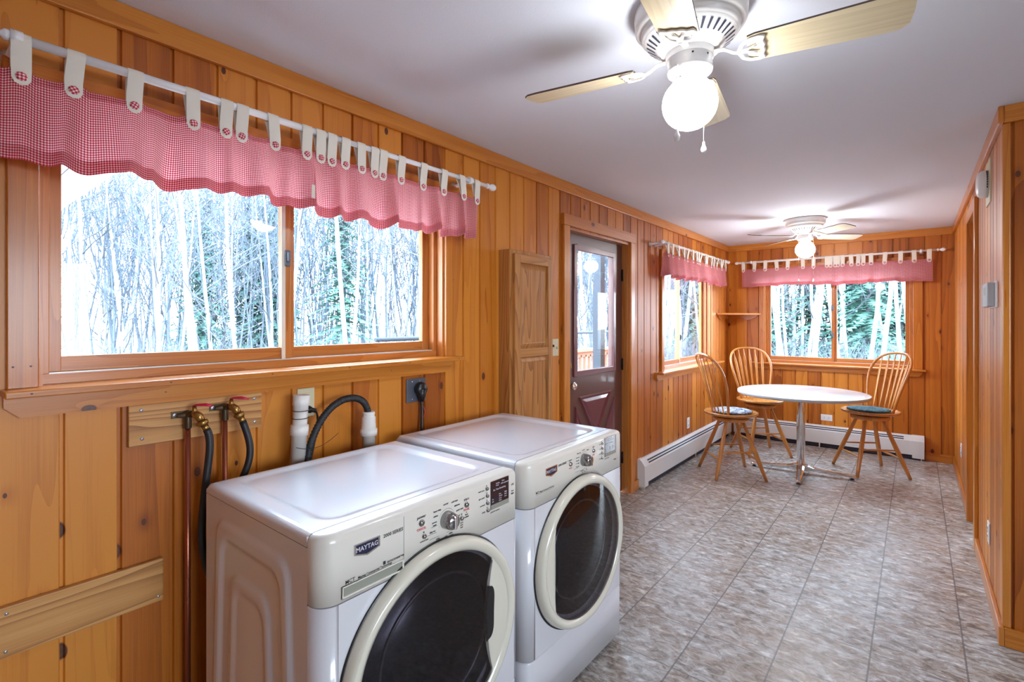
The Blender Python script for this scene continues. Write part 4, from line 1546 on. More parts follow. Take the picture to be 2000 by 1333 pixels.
    for (s, a, b, sz) in (('Sensing', .025, .078, .006), ('Wash', .025, .071, .006), ('Rinse', .055, .080, .006), ('Add a garment', .050, .072, .0065), ('Est. Time Remaining', .012, .058, .0075), ('Hot', .040, .040, .0065), ('Warm', .040, .033, .0065),
                          ('Cool', .040, .026, .0065), ('Cold', .040, .019, .0065), ('High', .068, .040, .0065), ('Med', .068, .033, .0065), ('Low', .068, .026, .0065), ('On', .006, .030, .006), ('Off', .006, .022, .006)):
        text_mb(dl, s, (PX + .0016, yoff(dy0 + a), dz0 + b * (dz1 - dz0) / .09), UX, UY, sz, 'LEFT', .2)
    dl.build('display_lettering', M['whiteink'], dis)
    ink.build('lettering', M['ink'], con)
    if red.v: red.build('red_lettering', M['redink'], con)
    # seam lines and the soap drawer
    if washer:
        mb = MB()
        a0, a1, b0, b1 = .055, .238, .808, .836
        mb.box(PX - .0005, PX + .0035, yoff(a0), yoff(a1), b1 - .003, b1)
        mb.box(PX - .0005, PX + .0035, yoff(a0), yoff(a1), b0, b0 + .004)
        mb.box(PX - .0005, PX + .0035, yoff(a0), yoff(a0 + .004), b0, b1)
        mb.box(PX - .0005, PX + .0035, yoff(a1 - .004), yoff(a1), b0, b1)
        dw_ = mb.build('soap_drawer', M['console'], o, bevel=0.001)
        mb = MB()
        mb.box(PX - .0002, PX + .0006, yoff(a0 + .004), yoff(a1 - .004), b0 + .004, b1 - .003)
        mb.build('drawer_pull', M['slotgrey'], dw_)
        mb = MB()
        mb.box(PX - .0002, PX + .0003, yoff(.2408), yoff(.2413), .812, .948)
        mb.build('drawer_seam', M['ink'], dw_)
    return o


machine('washing_machine', 'white front-loading washing machine nearest the camera, with soap drawer slot', 'washing machine', 0.612, 1.342, -1.72, True)
machine('clothes_dryer', 'white front-loading clothes dryer between the washing machine and the brown door', 'dryer', 1.395, 2.118, -1.785, False)


# ------------------------------------------------------------------ plumbing behind the washer
def bez(p0, p1, p2, p3, n_=20):
    out = []
    p0, p1, p2, p3 = map(Vector, (p0, p1, p2, p3))
    for i in range(n_ + 1):
        t = i / n_
        out.append(p0 * (1 - t) ** 3 + p1 * 3 * t * (1 - t) ** 2 + p2 * 3 * t * t * (1 - t) + p3 * t ** 3)
    return out


o = thing('valve_board', 'unfinished plank screwed to the wall behind the two red-handled water valves', 'board', (WX, 0.653, 1.075))
mb = MB(); mb.box(WX + .001, WX + .02, 0.453, 0.854, 1.078, 1.2065, grain=1)
mb.build('plank', M['plank'], o, bevel=0.002)
for (yy, zz) in ((.485, 1.19), (.487, 1.10), (.827, 1.185), (.829, 1.10)):
    mb = MB(); mb.lathe([(0.0001, .0015), (.005, .001), (.0055, 0)], (WX + .02, yy, zz), 12, 'x'); mb.build('screw', M['screw'], o)

o = thing('lower_plank', 'rough plank screwed low on the left wall in the bottom left corner', 'board', (WX, 0.3, 0.57))
mb = MB(); mb.box(WX + .001, WX + .021, -0.35, 0.545, 0.572, 0.708, grain=1)
mb.build('plank', M['plank'], o, bevel=0.004)
for (yy, zz) in ((.188, .69), (.186, .59), (.53, .59)):
    mb = MB(); mb.lathe([(0.0001, .0015), (.004, .001), (.0045, 0)], (WX + .021, yy, zz), 12, 'x'); mb.build('screw', M['screw'], o)

for k, (yy, zt, lab, hl) in enumerate(((0.605, 1.163, 'copper water pipe with red-handled valve, the left of the two', 'black washer hose on the left valve, dropping behind the washing machine'),
                                       (0.718, 1.172, 'copper water pipe with red-handled valve, the right of the two', 'black washer hose on the right valve, curving down behind the washing machine'))):
    px = WX + .045
    o = thing('water_pipe', lab, 'pipe', (px, yy, 0))
    mb = MB(); mb.tube([(px, yy, 0), (px, yy, zt - .035)], .0085, 14); mb.build('pipe', M['copper'], o)
    mb = MB()
    mb.tube([(px, yy, zt - .045), (px, yy, zt - .008), (px + .004, yy + .002, zt), (px + .016, yy + .008, zt + .001)], [.0115, .0115, .012, .011], 14)
    mb.tube([(px, yy - .030, zt - .002), (px, yy, zt - .002)], [.006, .010], 8)
    mb.box(px - .025, px - .020, yy - .040, yy + .01, zt - .012, zt + .010)
    mb.build('elbow', M['solder'], o, bevel=.001)
    mb = MB(); mb.lathe([(.0001, .0015), (.005, .001), (.006, 0)], (px - .020, yy - .032, zt - .001), 12, 'x'); mb.build('screw', M['screw'], o)
    mb = MB()
    c = Vector((px + .016, yy + .008, zt + .001))
    dn = Vector((.010, .016, -.038)).normalized()
    mb.tube([c, c + Vector((.012, .006, 0)), c + Vector((.02, .012, -.006)), c + Vector((.02, .012, -.006)) + dn * .022], [.010, .0125, .013, .011], 14)
    mb.tube([c + Vector((.010, .004, .004)), c + Vector((.006, .003, .026))], [.009, .006], 12)
    e0 = c + Vector((.02, .012, -.006)) + dn * .018
    mb.tube([e0, e0 + dn * .008, e0 + dn * .010, e0 + dn * .016], [.0165, .0175, .0165, .0145], 18)
    mb.tube([e0 + dn * .016, e0 + dn * .034], [.0115, .0105], 6)
    vb = mb.build('valve', M['brass'], o)
    mb = MB()
    h0 = c + Vector((.006, .003, .028))
    mb.tube([h0, h0 + Vector((.010, .006, .003)), h0 + Vector((.030, .022, .004)), h0 + Vector((.048, .036, .0))], [(.004, .006), (.004, .009), (.005, .010), (.003, .006)], 12)
    mb.build('valve_handle', M['redhandle'], vb)
    e1 = e0 + dn * .032
    ho = thing('washer_hose', hl, 'hose', tuple(e1))
    mb = MB()
    if k == 0:
        pp = bez(e1, e1 + dn * .05, (-1.805, .642, 1.0), (-1.80, 0.628, .82)) + bez((-1.80, 0.628, .82), (-1.80, .612, .66), (-1.79, .70, .5), (-1.735, .74, .45), 10)[1:]
    else:
        pp = bez(e1, e1 + Vector((.02, .02, -.08)), (e1.x + .03, e1.y + .03, 1.0), (-1.80, .735, .90)) + bez((-1.80, .735, .90), (-1.80, .72, .8), (-1.79, .74, .7), (-1.735, .78, .6), 10)[1:]
    mb.tube(pp, .0115, 14)
    mb.build('hose', M['rubber'], ho)


def standpipe(label, x, y, lean, secs):
    o = thing('standpipe', label, 'pipe', (x, y, 0))
    mb = MB()
    prof = []
    for z0_, z1_, r in secs:
        prof += [(z0_, r), (z1_, r)]
    mb.tube([(x, y + lean * (z - 0.9), z) for z, r in prof], [r for z, r in prof], 24)
    mb.build('pipe', M['pvc'], o)
    mb = MB()
    zt, rt = prof[-1]
    for zz, r in ((zt - .058, rt + .0004), (zt - .086, rt + .0002)):
        mb.tube([(x, y + lean * (zz - .9), zz - .0012), (x, y + lean * (zz - .9), zz + .0012)], r, 24)
    mb.build('primer_line', M['solder'], o)
    return o


standpipe('capped white plastic drain pipe in front of the cream outlet', -1.80, 0.948, 0.06,
          [(0.0, 1.04, .027), (1.041, 1.078, .032), (1.079, 1.128, .0255), (1.129, 1.15, .027), (1.151, 1.19, .030)])
sp = standpipe('short white standpipe receiving the ribbed black drain hose', -1.80, 1.262, 0.0,
               [(0.0, .985, .027), (.986, 1.012, .036), (1.013, 1.034, .030), (1.035, 1.062, .029), (1.063, 1.072, .025), (1.073, 1.086, .026)])
# ribbed drain hose
pth = [(-1.745, .955, .62), (-1.765, .955, .80), (-1.78, .965, .93), (-1.79, .99, 1.0)] 
P0 = bez((-1.745, .95, .55), (-1.75, .95, .75), (-1.78, .96, .93), (-1.79, 1.0, 1.01), 24)
P1 = bez((-1.79, 1.0, 1.01), (-1.80, 1.045, 1.11), (-1.80, 1.11, 1.155), (-1.80, 1.175, 1.153), 24)
P2 = bez((-1.80, 1.175, 1.153), (-1.80, 1.225, 1.150), (-1.80, 1.258, 1.125), (-1.80, 1.262, 1.06), 20)
pp = P0 + P1[1:] + P2[1:]
fine = []
for a, b in zip(pp[:-1], pp[1:]):
    for k in range(4): fine.append(a.lerp(b, k / 4))
rad = [.0145 if (i // 2) % 2 else .0128 for i in range(len(fine))]
mb = MB(); mb.tube(fine, rad, 16)
tag(mb.build('drain_hose', M['rubber']), 'ribbed black drain hose arching from the washing machine into the short standpipe', 'hose')
mb = MB()
mb.tube(bez((-1.765, .925, 1.005), (-1.74, .97, .985), (-1.76, 1.03, .985), (-1.80, 1.12, 1.02), 20), .0011, 6)
tag(mb.build('cable_tie', M['black']), 'thin black cable tie around the drain hose with a long loose tail', 'cable tie')

# washer plug and cord
o = thing('power_cord', 'thin black power cord plugged into the cream outlet', 'cord', (WX + .01, 1.035, 1.12))
mb = MB(); mb.tube([(WX + .0100, 1.036, 1.121), (WX + .035, 1.034, 1.118), (WX + .046, 1.030, 1.112)], [.014, .013, .008], 12); mb.tube([(WX + .03, 1.02, 1.122), (WX + .045, 1.055, 1.112)], .009, 10); mb.build('plug', M['black'], o)
mb = MB(); mb.tube(bez((WX + .044, 1.052, 1.112), (WX + .06, 1.064, 1.10), (-1.83, 1.045, 1.03), (-1.80, 1.0, .93)) + bez((-1.80, 1.0, .93), (-1.79, .985, .88), (-1.77, .99, .8), (-1.74, 1.0, .7), 10)[1:], .004, 8); mb.build('cord', M['black'], o)

# dryer outlet with big plug
o = thing('range_outlet', 'square dark grey outlet plate on the wall behind the dryer', 'outlet', (WX, 1.6, 1.13))
mb = MB(); mb.box(WX, WX + .007, 1.541, 1.659, 1.075, 1.189); mb.build('cover_plate', M['plategrey'], o, bevel=.002)
for a in (-.025, .022):
    for b in (-.042, .042):
        mb = MB(); mb.lathe([(.0001, .0012), (.003, .001), (.0033, 0)], (WX + .007, 1.6 + a, 1.132 + b), 10, 'x'); mb.build('screw', M['screw'], o)
o = thing('dryer_cord', 'thick black dryer cord with a large round plug in the grey outlet', 'cord', (WX + .01, 1.62, 1.14))
mb = MB()
mb.lathe([(.0001, .0), (.031, .0), (.034, .008), (.033, .022), (.026, .032), (.0001, .034)], (WX + .0075, 1.617, 1.137), 28, 'x')
mb.tube([(WX + .022, 1.617, 1.14), (WX + .022, 1.619, 1.105), (WX + .022, 1.620, 1.075)], [.026, .022, .011], 16)
mb.build('plug', M['black'], o)
mb = MB(); mb.tube(bez((WX + .022, 1.620, 1.08), (WX + .025, 1.625, 1.02), (WX + .03, 1.61, .96), (WX + .05, 1.60, .80)), .0075, 10); mb.build('cord', M['black'], o)
mb = MB(); mb.tube(bez((WX + .012, 1.63, 1.06), (WX + .03, 1.645, 1.03), (WX + .03, 1.64, 1.0), (WX + .012, 1.627, .985), 10), .0022, 6); mb.build('strain_relief', M['redink'], o)


# ------------------------------------------------------------------ ceiling fans
def fan(loc, rot, label, chains, pitch=-12, globe='globe'):
    o = thing('ceiling_fan', label, 'ceiling fan', loc)
    cx, cy, cz = loc
    mb = MB()
    mb.lathe([(.168, -.0005), (.169, -.012), (.166, -.05), (.160, -.056), (.158, -.060), (.148, -.064), (.147, -.076), (.142, -.082), (.139, -.085)], loc, 56)
    hs = mb.build('motor_housing', M['fanmetal'], o)
    mb = MB()
    mb.lathe([(.139, -.085), (.134, -.092), (.098, -.118), (.096, -.124), (.088, -.127), (.086, -.134), (.078, -.136), (.05, -.136)], loc, 56)
    vr = mb.build('vent_ring', M['fanmetal'], o)
    mb = MB()
    for k in range(34):
        a = 2 * PI * k / 34
        ca, sa = math.cos(a), math.sin(a)

        def pt(r, z, w): return (cx + ca * r - sa * w, cy + sa * r + ca * w, cz + z)
        q = [(.130, -.0957, -.0022), (.130, -.0957, .0042), (.104, -.1146, .0030), (.104, -.1146, -.0030)]
        q = [(.130, -.0962, -.0042), (.130, -.0962, .0042), (.104, -.1150, .0026), (.104, -.1150, -.0026)]
        mb.face([pt(r, z, w) for r, z, w in q])
    mb.build('vent_slots', M['slotdark'], vr)
    mb = MB()
    mb.lathe([(.0725, -.130), (.0725, -.152), (.0001, -.152)], loc, 40)
    mb.build('flywheel', M['fanmetal'], o)
    mb = MB()
    mb.lathe([(.055, -.140), (.0665, -.146), (.0675, -.149), (.0665, -.152), (.0665, -.186), (.0685, -.188), (.066, -.196), (.055, -.203), (.043, -.206)], loc, 48)
    sw = mb.build('switch_housing', M['fanmetal'], o)
    mb = MB()
    for a in (-1.1, -0.35, 1.4, 2.6):
        mb.lathe([(.0001, .0008), (.003, .0005), (.0032, -.0005)], (0, 0, 0), 8, 'x')
        nv_ = 8 * 3
        for i in range(len(mb.v) - nv_, len(mb.v)):
            x, y, z = mb.v[i]
            x += .0668
            mb.v[i] = (cx + x * math.cos(a) - y * math.sin(a), cy + x * math.sin(a) + y * math.cos(a), cz + z - .162)
    mb.build('screw', M['hinge'], sw)
    mb = MB()
    mb.lathe([(.043, -.204), (.043, -.218), (.047, -.222), (.046, -.232)], loc, 40)
    ft = mb.build('light_fitter', M['fanmetal'], o)
    mb = MB()
    for s in (0, 1):
        mb.tube([(cx + (.047 + .0025 * math.cos(t * 12 + s * PI)) * math.cos(t), cy + (.047 + .0025 * math.cos(t * 12 + s * PI)) * math.sin(t), cz - .222 + .0025 * math.sin(t * 12 + s * PI)) for t in [2 * PI * i / 160 for i in range(161)]], .0026, 6, caps=False)
    mb.build('rope_trim', M['fanmetal'], ft)
    mb = MB()
    for a in (0.4, 2.5, 4.6):
        mb.tube([(cx + .045 * math.cos(a), cy + .045 * math.sin(a), cz - .227), (cx + .062 * math.cos(a), cy + .062 * math.sin(a), cz - .227)], [.0022, .0035], 8)
    mb.build('thumb_screw', M['chrome'], ft)
    # globe
    gz, gr = -.291, .083
    prof = []
    for k in range(21):
        t = PI * (k / 20)
        r = gr * math.sin(t)
        z = gz + gr * math.cos(t) * 0.97
        if k < 8 and r < .041: continue
        prof.append((max(r, .0001), z))
    prof = [(.040, -.226)] + prof
    mb = MB(); mb.lathe(prof, loc, 40)
    mb.build('globe', M[globe], o)
    # blades with irons
    for k in range(4):
        a = rot + k * PI / 2
        ca, sa = math.cos(a), math.sin(a)
        pt_ = math.radians(pitch)

        def tr(r, w, h):
            # w across, h up; pitched about the radial axis
            w2 = w * math.cos(pt_) - h * math.sin(pt_)
            h2 = w * math.sin(pt_) + h * math.cos(pt_)
            return (cx + ca * r - sa * w2, cy + sa * r + ca * w2, cz - .163 + h2)
        # blade outline
        r0, r1 = .165, .555
        outl = [(r0, -.050), (r0 + .02, -.056), (r1 - .05, -.069), (r1 - .018, -.066), (r1, -.048), (r1 + .003, 0), (r1, .048), (r1 - .018, .066), (r1 - .05, .069), (r0 + .02, .056), (r0, .050)]
        mb = MB()
        rn = random.random()
        for h in (0.0, .006):
            mb.face([tr(r, w, h) for r, w in outl], [(w, r) for r, w in outl], rn)
        bl = mb.build('blade', M['bladewood'], o)
        mb = MB()
        for i in range(len(outl)):
            p_a, p_b = outl[i], outl[(i + 1) % len(outl)]
            mb.face([tr(*p_a, 0), tr(*p_b, 0), tr(*p_b, .006), tr(*p_a, .006)])
        mb.build('blade_edge', M['bladedark'], bl)
        # iron: arm, open loop shield
        mb = MB()

        def fl(r, w, h): return (cx + ca * r - sa * w, cy + sa * r + ca * w, cz - .163 + h)
        mb.tube([fl(.070, 0, .018), fl(.10, 0, .016), fl(.125, 0, .000), fl(.145, 0, -.006)], [(.004, .012), (.004, .010), (.004, .009), (.004, .010)], 10)
        shield = [(.140, 0), (.152, .030), (.170, .043), (.195, .047), (.207, .044), (.201, .028), (.207, .012), (.203, 0), (.207, -.012), (.201, -.028), (.207, -.044), (.195, -.047), (.170, -.043), (.152, -.030), (.140, 0)]
        # smooth closed outline
        sm = []
        for i in range(len(shield) - 1):
            p0, p1 = shield[i], shield[i + 1]
            for q in range(3): sm.append((p0[0] + (p1[0] - p0[0]) * q / 3, p0[1] + (p1[1] - p0[1]) * q / 3))
        sm.append(shield[-1])
        mb.tube([tr(r, w, -.004) for r, w in sm], [(.0035, .0065)] * len(sm), 8, caps=False)
        mb.tube([tr(.142, 0, -.004), tr(.165, .006, -.004), tr(.190, .016, -.004)], [(.003, .008), (.003, .006), (.003, .005)], 8)
        mb.tube([tr(.142, 0, -.004), tr(.165, -.006, -.004), tr(.190, -.016, -.004)], [(.003, .008), (.003, .006), (.003, .005)], 8)
        for w in (-.028, .028):
            mb.tube([tr(.196, w, -.007), tr(.196, w, -.001)], .0075, 10)
        mb.build('blade_iron', M['fanmetal'], o)
    # pull chains
    for (ax, ay, zt, zb) in chains:
        x, y = cx + ax, cy + ay
        mb = MB()
        n_ = int((zt - zb) / .0042)
        for i in range(n_):
            z = cz + zt - .0042 * i
            mb.lathe([(.0001, .0015), (.0014, .0), (.0001, -.0015)], (x, y, z), 6)
        mb.tube([(x, y, cz + zt), (x, y, cz + zb)], .0004, 4)
        mb.tube([(cx + ax * .55, cy + ay * .55, cz + zt + .004), (x, y, cz + zt)], [.003, .002], 8)
        ch = mb.build('pull_chain', M['chrome'], o)
        mb = MB()
        mb.lathe([(.0001, .004), (.0035, .003), (.0042, -.006), (.0055, -.010), (.0088, -.018), (.0092, -.024), (.0065, -.031), (.0001, -.034)], (x, y, cz + zb), 16)
        mb.build('chain_fob', M['fob'], ch)
    return o


fan((-0.55, 1.565, CH), math.radians(10), 'large white ceiling fan with lit globe, nearest the camera', [(-.005, -.095, -.204, -.400), (.017, .080, -.204, -.395)])
fan((-0.82, 5.46, CH), math.radians(45), 'white ceiling fan with lit globe above the dining table', [(-.044, -.067, -.204, -.575), (.067, .01, -.204, -.575)], globe='globe2')

# ------------------------------------------------------------------ dining table
tx_, ty_ = -0.865, 5.52
o = thing('dining_table', 'round white laminate table on a chrome pedestal', 'table', (tx_, ty_, 0))
mb = MB(); mb.lathe([(.0001, .785), (.548, .785), (.556, .783)], (tx_, ty_, 0), 96); mb.lathe([(.553, .757), (.0001, .757)], (tx_, ty_, 0), 96)
mb.build('tabletop', M['tabletop'], o)
mb = MB(); mb.lathe([(.556, .783), (.560, .780), (.560, .758), (.556, .7565), (.550, .7565)], (tx_, ty_, 0), 96); mb.build('edge_band', M['tableedge'], o)
mb = MB(); mb.lathe([(.03, .05), (.037, .055), (.037, .70)], (tx_, ty_, 0), 32); mb.build('column', M['chrome'], o)
mb = MB(); mb.box(tx_ - .2, tx_ + .2, ty_ - .02, ty_ + .02, .735, .7565); mb.box(tx_ - .02, tx_ + .02, ty_ - .2, ty_ + .2, .735, .7565); mb.lathe([(.0001, .70), (.08, .70), (.08, .736), (.0001, .736)], (tx_, ty_, 0), 24); mb.build('top_bracket', M['hinge'], o)
for k in range(4):
    a = math.radians(6 + 90 * k)
    ca, sa = math.cos(a), math.sin(a)
    L = .44
    mb = MB()
    secs = [(.02, .034, .030, .088), (.06, .032, .028, .082), (.12, .030, .030, .062), (.25, .026, .026, .050), (L - .02, .018, .020, .038), (L, .012, .022, .034)]
    rows = []
    for r, hw_, z0_, z1_ in secs:
        rows.append([(tx_ + ca * r - sa * w, ty_ + sa * r + ca * w, z) for w, z in ((-hw_, z0_), (hw_, z0_), (hw_, z1_ - .006), (hw_ * .55, z1_), (-hw_ * .55, z1_), (-hw_, z1_ - .006), (-hw_, z0_))])
    mb.grid(lambda i, j: rows[i][j], len(rows), 7, smooth=False)
    mb.face(rows[-1][:6]); mb.face(rows[0][:6])
    lg = mb.build('base_leg', M['chrome'], o)
    mb = MB(); fx, fy = tx_ + ca * (L - .03), ty_ + sa * (L - .03)
    mb.lathe([(.0001, .022), (.010, .022), (.010, .010), (.018, .008), (.018, .0), (.0001, .0)], (fx, fy, 0), 16); mb.build('glide', M['black'], lg)


# ------------------------------------------------------------------ swivel chairs
def make_chair(label):
    """facing local +x, origin on the floor under the seat centre"""
    o = thing('swivel_chair', label, 'chair', (0, 0, 0), 0, None)
    SZ = .60
    # leg base turned separately: LA is set on the children (as a matrix) by place()
    for k in range(4):
        a = PI / 4 + k * PI / 2
        mb = MB()
        p0 = Vector((.105 * math.cos(a), .105 * math.sin(a), .525))
        p1 = Vector((.322 * math.cos(a), .322 * math.sin(a), 0))
        mb.tube([p0, p0.lerp(p1, .12), p0.lerp(p1, .35), p0.lerp(p1, .6), p0.lerp(p1, .9), p1], [.013, .015, .0185, .020, .0155, .0135], 14)
        mb.build('leg', M['chairwood'], o)

    def lp(k, z):
        a = PI / 4 + k * PI / 2
        t = 1 - z / .525
        r = .105 + (.322 - .105) * t
        return Vector((r * math.cos(a), r * math.sin(a), z))
    for k, z in ((0, .245), (1, .175), (2, .245), (3, .175)):
        a, b = lp(k, z), lp((k + 1) % 4, z)
        mb = MB()
        mb.tube([a, a.lerp(b, .15), a.lerp(b, .5), a.lerp(b, .85), b], [.007, .008, .011, .008, .007], 10)
        mb.build('stretcher', M['chairwood'], o)
    mb = MB(); mb.lathe([(.0001, .517), (.150, .517), (.160, .522), (.163, .533), (.162, .546), (.155, .552), (.0001, .552)], (0, 0, 0), 40)
    mb.build('base_disc', M['chairwood'], o)
    mb = MB(); mb.lathe([(.0001, .551), (.115, .551), (.115, .575), (.0001, .575)], (0, 0, 0), 28)
    mb.build('swivel_plate', M['black'], o)
    # seat: rounded slab, slightly longer than wide, scooped
    mb = MB()
    prof = [(.001, .588), (.5, .587), (.80, .590), (.93, .598), (.985, .602), (1.0, .594), (.985, .582), (.93, .574), (.001, .574)]

    def sr(a): return 1 + .03 * math.cos(2 * a) - .015 * math.cos(a)
    mb.grid(lambda i, j: (.238 * prof[j][0] * math.cos(2 * PI * i / 48) * sr(2 * PI * i / 48), .245 * prof[j][0] * math.sin(2 * PI * i / 48) * sr(2 * PI * i / 48), prof[j][1]), 48, len(prof),
            uvfn=lambda i, j: (.245 * prof[j][0] * math.sin(2 * PI * i / 48), .238 * prof[j][0] * math.cos(2 * PI * i / 48)), closeu=True, rnd=.37)
    mb.build('seat', M['chairwood'], o)
    # bow back: balloon outline, widest two thirds of the way up
    H = .56
    half = [(.155, 0), (.178, .17), (.203, .36), (.224, .54), (.232, .68), (.222, .81), (.188, .91), (.135, .968), (.070, .994), (0, 1.0)]
    cpts = half + [(-y, h) for y, h in reversed(half[:-1])]
    ys = []
    for i in range(len(cpts) - 1):
        p0, p1, p2, p3 = cpts[max(0, i - 1)], cpts[i], cpts[i + 1], cpts[min(len(cpts) - 1, i + 2)]
        for q in range(3):
            t = q / 3
            ys.append(tuple(0.5 * (2 * p1[c] + (p2[c] - p0[c]) * t + (2 * p0[c] - 5 * p1[c] + 4 * p2[c] - p3[c]) * t * t + (3 * p1[c] - p0[c] - 3 * p2[c] + p3[c]) * t ** 3) for c in (0, 1)))
    ys.append(cpts[-1])

    def back(y, h):
        x = -.165 - .135 * h + .10 * (y / .2) ** 2 * (1 - h * .75)
        return Vector((x, y, .592 + H * h))
    mb = MB()
    mb.tube([back(y, h) for y, h in ys], [(.0125, .0115)] * len(ys), 12)
    mb.build('back_bow', M['chairwood'], o)
    ns = 6
    for k in range(ns):
        f = (k - (ns - 1) / 2) / ((ns - 1) / 2)
        yb_, yt = f * .118, f * .168
        ht = 1.0
        ht = max([h for (y, h) in ys if abs(y - yt) < .02 and h > .7] or [.95])
        hh_ = [0, .08, .15, .24, .50, .74, .80, .87, 1.0]
        rr_ = [(.006, .006), (.006, .006), (.0055, .009), (.0055, .0115), (.005, .0125), (.005, .0145), (.005, .0130), (.005, .006), (.0045, .005)]
        pts = [back(yb_ + (yt - yb_) * q, q * ht) for q in hh_]
        mb = MB()
        # flat side faces forward: build as ribbon-like tube
        seg = 10
        vb_ = []
        for i, pnt in enumerate(pts):
            vb_.append([(pnt.x + rr_[i][0] * math.sin(2 * PI * s / seg), pnt.y + rr_[i][1] * math.cos(2 * PI * s / seg), pnt.z) for s in range(seg)])
        mb.grid(lambda i, j: vb_[j][i % seg], seg, len(pts), closeu=True, uvfn=lambda i, j: (i * .005, pts[min(j, len(pts) - 1)].z), rnd=random.random())
        mb.build('spindle', M['chairwood'], o)
    return o


def leg_turn(o, ang):
    """turn the leg base against the swivelled seat"""
    for c in o.children:
        if c.name.split('.')[0] in ('leg', 'stretcher', 'base_disc'):
            c.rotation_euler = (0, 0, ang)


def cushion(label, loc, rot, material):
    mb = MB()
    prof = [(.0001, .021), (.10, .021), (.155, .019), (.176, .014), (.180, .008), (.176, .002), (.0001, .0)]
    mb.grid(lambda i, j: (prof[j][0] * math.cos(2 * PI * i / 48), prof[j][0] * math.sin(2 * PI * i / 48), prof[j][1] + .0012 * math.cos(2 * PI * i / 48 * 9) * (j < 4)), 48, len(prof), closeu=True)
    c = mb.build('seat_cushion', M[material])
    c.location = loc
    c.rotation_euler = (0, 0, rot)
    return tag(c, label, 'cushion')


specs = [((-1.38, 5.06, 0), 42, 37, 'spindle-back swivel chair left of the table, nearest the camera, with patterned cushion'),
         ((-1.35, 6.07, 0), -48, 39, 'spindle-back swivel chair behind the table in the far left corner'),
         ((-0.35, 5.99, 0), 222, 31, 'spindle-back swivel chair at the right of the table, with dark green cushion')]
proto = make_chair(specs[0][3])
for i, (loc, rot, legr, lab) in enumerate(specs):
    c = proto if i == 0 else copy_tree(proto)
    c.location = loc
    c.rotation_euler = (0, 0, math.radians(rot))
    c['label'] = lab
    c['group'] = 'swivel chairs around the round table'
    leg_turn(c, math.radians(legr - rot))
cushion('round blue and grey patterned cushion on the chair nearest the camera', (-1.375, 5.065, .600), .3, 'cushion_print')
cushion('round dark green cushion on the chair at the right of the table', (-0.36, 5.98, .600), 1.3, 'cushion_green')

#OUTSIDE
# ------------------------------------------------------------------ outdoors
g = MB()
NG = 60


def gz_(x, y):
    d = max(0, max(-x - 14, y - 20))
    return -0.75 + 0.10 * math.sin(x * .7) * math.cos(y * .5) + d * 0.03


g.grid(lambda i, j: (-62 + 90 * i / (NG - 1), -30 + 95 * j / (NG - 1), gz_(-62 + 90 * i / (NG - 1), -30 + 95 * j / (NG - 1))), NG, NG)
gr = g.build('ground', M['ground'])
gr['kind'] = 'structure'

# porch roof with ribbed white soffit outside the laundry window
o = thing('porch_roof', 'white ribbed porch roof soffit outside the upper left of the laundry window', 'roof', (-4.2, 0.0, 2.4))
mb = MB()
for k in range(22):
    y = 0.80 - .12 * k
    mb.box(-6.6, -2.08, y - .112, y, 2.42, 2.435)
mb.build('soffit', M['soffit'], o)
mb = MB(); mb.box(-6.6, -2.08, .80, .86, 2.38, 2.55); mb.box(-6.66, -6.6, -1.9, .86, 2.38, 2.55); mb.build('fascia', M['soffit'], o)
mb = MB()
mb.box(-6.6, -2.08, -1.9, .80, 2.44, 2.54)
mb.build('roof_deck', M['soffit'], o)
mb = MB()
for yy in (-1.85,):
    mb.box(-6.58, -6.48, yy, yy + .1, -.8, 2.42)
mb.box(-6.58, -6.48, .70, .80, -.8, 2.42)
mb.build('porch_post', M['soffit'], o)

# deck and railing seen through the door
o = thing('deck', 'reddish brown wooden deck outside the brown door', 'deck', (-3.2, 5.6, -.1))
mb = MB()
for k in range(14):
    mb.box(-4.15, -2.06, 2.9 + .142 * k * 3, 2.9 + .142 * k * 3 + .42, -.14, -.10)
mb.build('deck_boards', M['deckwood'], o)
mb = MB()
for xx in (-4.1, -2.2):
    for yy in (3.0, 5.8, 8.6):
        mb.box(xx - .045, xx + .045, yy - .045, yy + .045, -.9, -.14)
mb.build('deck_post', M['deckwood'], o)
o = thing('deck_railing', 'reddish brown deck railing seen through the door glass', 'railing', (-4.1, 5.8, -.1))
mb = MB(); mb.box(-4.17, -4.03, 2.9, 8.8, .985, 1.025); mb.build('hand_rail', M['deckwood'], o)
mb = MB(); mb.box(-4.12, -4.08, 2.9, 8.8, .90, .985); mb.box(-4.12, -4.08, 2.9, 8.8, 0.0, .06); mb.build('rail', M['deckwood'], o)
mb0 = MB(); mb0.box(-.02, .02, -.02, .02, -.10, .93, rnd=.4)
b0 = mb0.build('baluster', M['deckwood'], o)
b0.matrix_parent_inverse = Matrix.Identity(4)
b0.location = (0, -2.8, .1)
for k in range(1, 42):
    c = b0.copy()
    COL.objects.link(c)
    c.location = (0, -2.8 + .14 * k, .1)
mb = MB(); mb.tube([(-4.1, 2.95, 1.285), (-4.1, 8.8, 1.285)], .022, 10)
for yy in (3.0, 5.8, 8.7): mb.tube([(-4.1, yy, 1.02), (-4.1, yy, 1.285)], .018, 8)
mb.build('top_bar', M['siding'], o)
mb = MB(); mb.box(-2.60, -2.51, 4.55, 4.64, -.1, 2.6)
tag(mb.build('porch_post', M['siding']), 'dark blue-grey post standing on the deck outside the door glass', 'post')

